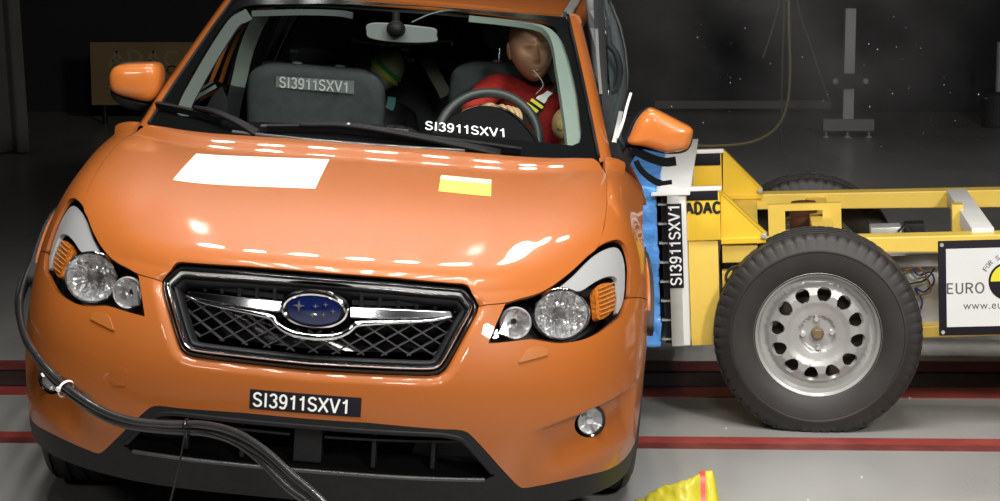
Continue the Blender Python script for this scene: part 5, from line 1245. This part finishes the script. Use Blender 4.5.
# child dummy behind the front seats
hc2 = cl(387, 70, 1.72)
cd = empty('child_dummy', 'small rear seat dummy head in a grey hood with green and yellow tape', 'dummy', tuple(c2w((hc2[0], 1.80, .60)))); cd.rotation_euler = car.rotation_euler
D2 = np.array([hc2[0], 1.80, .60]); R2 = np.array(Euler((.1, math.radians(18), 0)).to_matrix())
GREYH = mat('khaki_head_cloth', (.42, .42, .29), .6, 0, 0, .15, 12)
mb = MB(); mb.ellipsoid(hc2 - D2, (.062, .075, .080), 40, 28, R2, lambda q, p: p * np.array([1 - .12 * max(0, -q[2]), 1, 1])); h2 = mb.build('head', GREYH, cd, 70)
for nm, m_, z_, w__ in (('green_tape', mat('green_tape', (.03, .30, .10), .4), .010, .012), ('yellow_tape', mat('lime_tape', (.55, .62, .05), .4), -.010, .012)):
    mb = MB(); P = []
    for g in np.linspace(-2.9, -.3, 16): 
        rr = math.sqrt(max(.05, 1 - (z_ / .08) ** 2)); P.append(hc2 - D2 + np.array(Euler((0, math.radians(38), 0)).to_matrix()) @ np.array([.066 * rr * math.cos(g), .078 * rr * math.sin(g), z_]))
    mb.ribbon(P, (0, .0, 1), .016, .004); mb.build(nm, m_, h2, 40)
J = [(hc2 - D2 + np.array([0, .02, -.10]), .03), (hc2 - D2 + np.array([0, .04, -.17]), .075, .06), (hc2 - D2 + np.array([0, .05, -.32]), .09, .07), (hc2 - D2 + np.array([.09, .03, -.18]), .04), (hc2 - D2 + np.array([.12, -.05, -.30]), .03), (hc2 - D2 + np.array([-.09, .03, -.18]), .04), (hc2 - D2 + np.array([-.12, -.05, -.30]), .03)]
skin_body('body', J, [(0, 1), (1, 2), (1, 3), (3, 4), (1, 5), (5, 6)], mat('dark_child_cloth', (.04, .04, .045), .8), cd, 1)

# ------------------------------------------------------------------ cable bundle in front of the bumper
def cpath(L): return [c2w(cl(a, b, y)) for a, b, y in L]
L = [(60, 215, .5), (45, 240, .2), (33, 262, -.05), (22, 288, -.25), (19, 312, -.42), (27, 342, -.62), (48, 372, -.80), (70, 392, -.88), (100, 412, -.93), (130, 423, -.96), (168, 428, -.98), (205, 429, -1.0), (235, 436, -1.05), (262, 452, -1.12), (290, 476, -1.2), (330, 512, -1.3), (380, 560, -1.4)]
g_ = empty('cable_bundle', 'black cable bundle hanging across the front left of the orange car bumper', 'cable', tuple(c2w(cl(200, 429, -1.0))))
GO = np.array(g_.location)
CP = cpath(L); CP = [CP[0] + np.array([-.35, 1.6, 0]) * np.array([1, 1, 0]) + np.array([0, 0, .03 - CP[0][2]]), CP[0] + np.array([-.22, .9, .03 - CP[0][2]]), CP[0] + np.array([-.10, .35, -.38])] + CP[:-1] + [CP[-2] + np.array([.05, -.06, -.10]), np.array([CP[-2][0] + .13, CP[-2][1] - .16, .03]), np.array([CP[-2][0] + .40, CP[-2][1] - .42, .022])]
NP0 = 18; P = np.array(crs(CP, 6))
for k, (dx_, dz_, r) in enumerate(((0, .008, .0105), (.004, -.011, .010), (-.008, -.004, .006))):
    t = np.arange(len(P)); split = np.clip((t - 62 - NP0) / 30, 0, 1) * np.clip((len(P) - 12 - t) / 12, 0, 1)
    Q = P - GO + np.stack([dx_ + .004 * np.sin(t * .21 + k * 2) - .016 * split * (k == 1), np.full(len(t), .004 * k), dz_ + .003 * np.sin(t * .17 + k) - .018 * split * (k == 1)], 1)
    Q[:, 2] = np.maximum(Q[:, 2], r + .002 - GO[2]); mb = MB(); mb.tube(Q, r, 10); mb.build('cable_strand', CABLE, g_, 60)
for (a, b, y, m_, nm) in ((66, 388, -.875, WLET, 'cable_tie'), (186, 428.5, -.99, BLACKGL, 'cable_tie')):
    p = c2w(cl(a, b, y)) - GO; i = int(np.argmin(np.linalg.norm(P - GO - p, axis=1))); t = P[i + 1] - P[i - 1]; t /= np.linalg.norm(t); c = P[i] - GO
    q = np.array(Vector((1, 0, 0)).rotation_difference(Vector(t)).to_matrix()); mb = MB(); mb.lathe([(.024, -.004), (.026, 0), (.024, .004)], (0, 0, 0), 0, 20); mb.box((0, -.026, 0), (.010, .008, .010)); mb.v = [tuple(q @ np.array(v) + c) for v in mb.v]; mb.build(nm, m_, g_, 40)
    if m_ is BLACKGL: mb = MB(); mb.tube([c + np.array([0, -.03, 0]), c + np.array([-.02, -.03, -.10]), c + np.array([-.045, -.02, -.19])], .0025, 6); mb.build('tie_tail', BLACKGL, g_)

# ------------------------------------------------------------------ crumpled yellow bag on the floor
base = at(686, 512, 2, 0); o = empty('yellow_bag', 'crumpled bright yellow bag with a red strip lying on the floor in front', 'bag', tuple(base))
YB = mat('yellow_vinyl', (.50, .44, .03), .35, 0, .3, .15, 10, .4, 40)
def bag(u, v):
    x = (u - .56) * .25; y = (v - .5) * .24; rid = math.exp(-((v - .45 - .12 * (u - .5)) / .26) ** 2)
    hgt = (.03 + .085 * math.sin(min(1, max(0, (u * .95))) * PI * .62) ** 1.1) * rid * (1 if u < .86 else max(0, (1 - u) / .14) ** .5)
    hgt += .010 * noise.noise(Vector((u * 7, v * 6, .3))) + .006 * noise.noise(Vector((u * 19, v * 13, 1.3)))
    e = min(u, 1 - u, v, 1 - v); return (x, y + .02 * math.sin(u * 9), max(.004, hgt * min(1, e * 9) + .004))
mb = MB(); mb.grid(bag, np.linspace(0, 1, 44), np.linspace(0, 1, 36)); b_ = mb.build('bag_cloth', YB, o, 35)
sm = b_.modifiers.new('th', 'SOLIDIFY'); sm.thickness = .003
mb = MB(); P = []
for v in np.linspace(.05, .62, 14): q = bag(.72 + .05 * v, v); P.append((q[0], q[1], q[2] + .006))
mb.ribbon(P, (1, 0, 0), .016, .003); mb.build('red_strip', mat('red_strip', (.55, .04, .03), .4), o, 40)

# ------------------------------------------------------------------ flying glass fragments
mb = MB()
for k in range(170):
    px = 600 + 400 * rng.rand() ** 1.4; py = rng.rand() ** .9 * 230; Y = -.2 + 2.4 * rng.rand(); p = at(px, py, 1, Y)
    if p[2] < .05 or p[0] < .62 or (p[2] < .85 and p[0] < 2.5): continue
    r = .0011 + .0018 * rng.rand() ** 3; R_ = np.array(Euler(tuple(rng.rand(3) * 6)).to_matrix())
    V = [R_ @ (np.array(v) * r) + p for v in ((1, 0, -.5), (-.6, .9, -.5), (-.6, -.9, -.5), (0, 0, 1))]; mb.add(V, [(0, 2, 1), (0, 1, 3), (1, 2, 3), (2, 0, 3)])
for k in range(12):
    x = .75 + 1.3 * rng.rand(); y = -1.6 + 2.0 * rng.rand(); r = .0015 + .001 * rng.rand(); mb.box((x, y, r), (2 * r, 2 * r, 2 * r), rot=(0, 0, rng.rand() * 3))
fr_ = mb.build('glass_fragments', mat('glass_crumbs', (.75, .78, .78), .2), None); tag(fr_, 'tiny pale glass crumbs flying in the dust right of the car and on the floor', 'glass fragments'); fr_['kind'] = 'stuff'
# dust hanging beyond the struck side
mb = MB(); mb.box((1.45, 3.9, 1.4), (2.7, 2.2, 2.7)); du_ = mb.build('dust_cloud', None, None); tag(du_, 'thin grey dust hanging in the air beyond the yellow trolley', 'dust'); du_['kind'] = 'stuff'
m = bpy.data.materials.new('dust'); m.use_nodes = True; nt = m.node_tree; nt.nodes.remove(nt.nodes['Principled BSDF'])
vs_ = nt.nodes.new('ShaderNodeVolumeScatter'); vs_.inputs['Color'].default_value = (.9, .9, .92, 1); vs_.inputs['Anisotropy'].default_value = .2
tc = nt.nodes.new('ShaderNodeTexCoord'); nz = nt.nodes.new('ShaderNodeTexNoise'); nz.inputs['Scale'].default_value = 1.5; nz.inputs['Detail'].default_value = 4
nt.links.new(tc.outputs['Object'], nz.inputs['Vector']); mr_ = nt.nodes.new('ShaderNodeMapRange'); mr_.inputs[1].default_value = .44; mr_.inputs[2].default_value = .68; mr_.inputs[3].default_value = .0; mr_.inputs[4].default_value = .8
nt.links.new(nz.outputs[0], mr_.inputs[0]); 
# fade towards the faces of the domain
sp_ = nt.nodes.new('ShaderNodeSeparateXYZ'); nt.links.new(tc.outputs['Generated'], sp_.inputs[0]); last = mr_.outputs[0]
for i in range(3):
    a1 = nt.nodes.new('ShaderNodeMath'); a1.operation = 'PINGPONG'; a1.inputs[1].default_value = .5; nt.links.new(sp_.outputs[i], a1.inputs[0])
    a2 = nt.nodes.new('ShaderNodeMapRange'); a2.interpolation_type = 'SMOOTHSTEP'; a2.inputs[1].default_value = 0; a2.inputs[2].default_value = .3; nt.links.new(a1.outputs[0], a2.inputs[0])
    a3 = nt.nodes.new('ShaderNodeMath'); a3.operation = 'MULTIPLY'; nt.links.new(last, a3.inputs[0]); nt.links.new(a2.outputs[0], a3.inputs[1]); last = a3.outputs[0]
nt.links.new(last, vs_.inputs['Density']); nt.links.new(vs_.outputs[0], nt.nodes['Material Output'].inputs['Volume']); du_.data.materials.append(m)
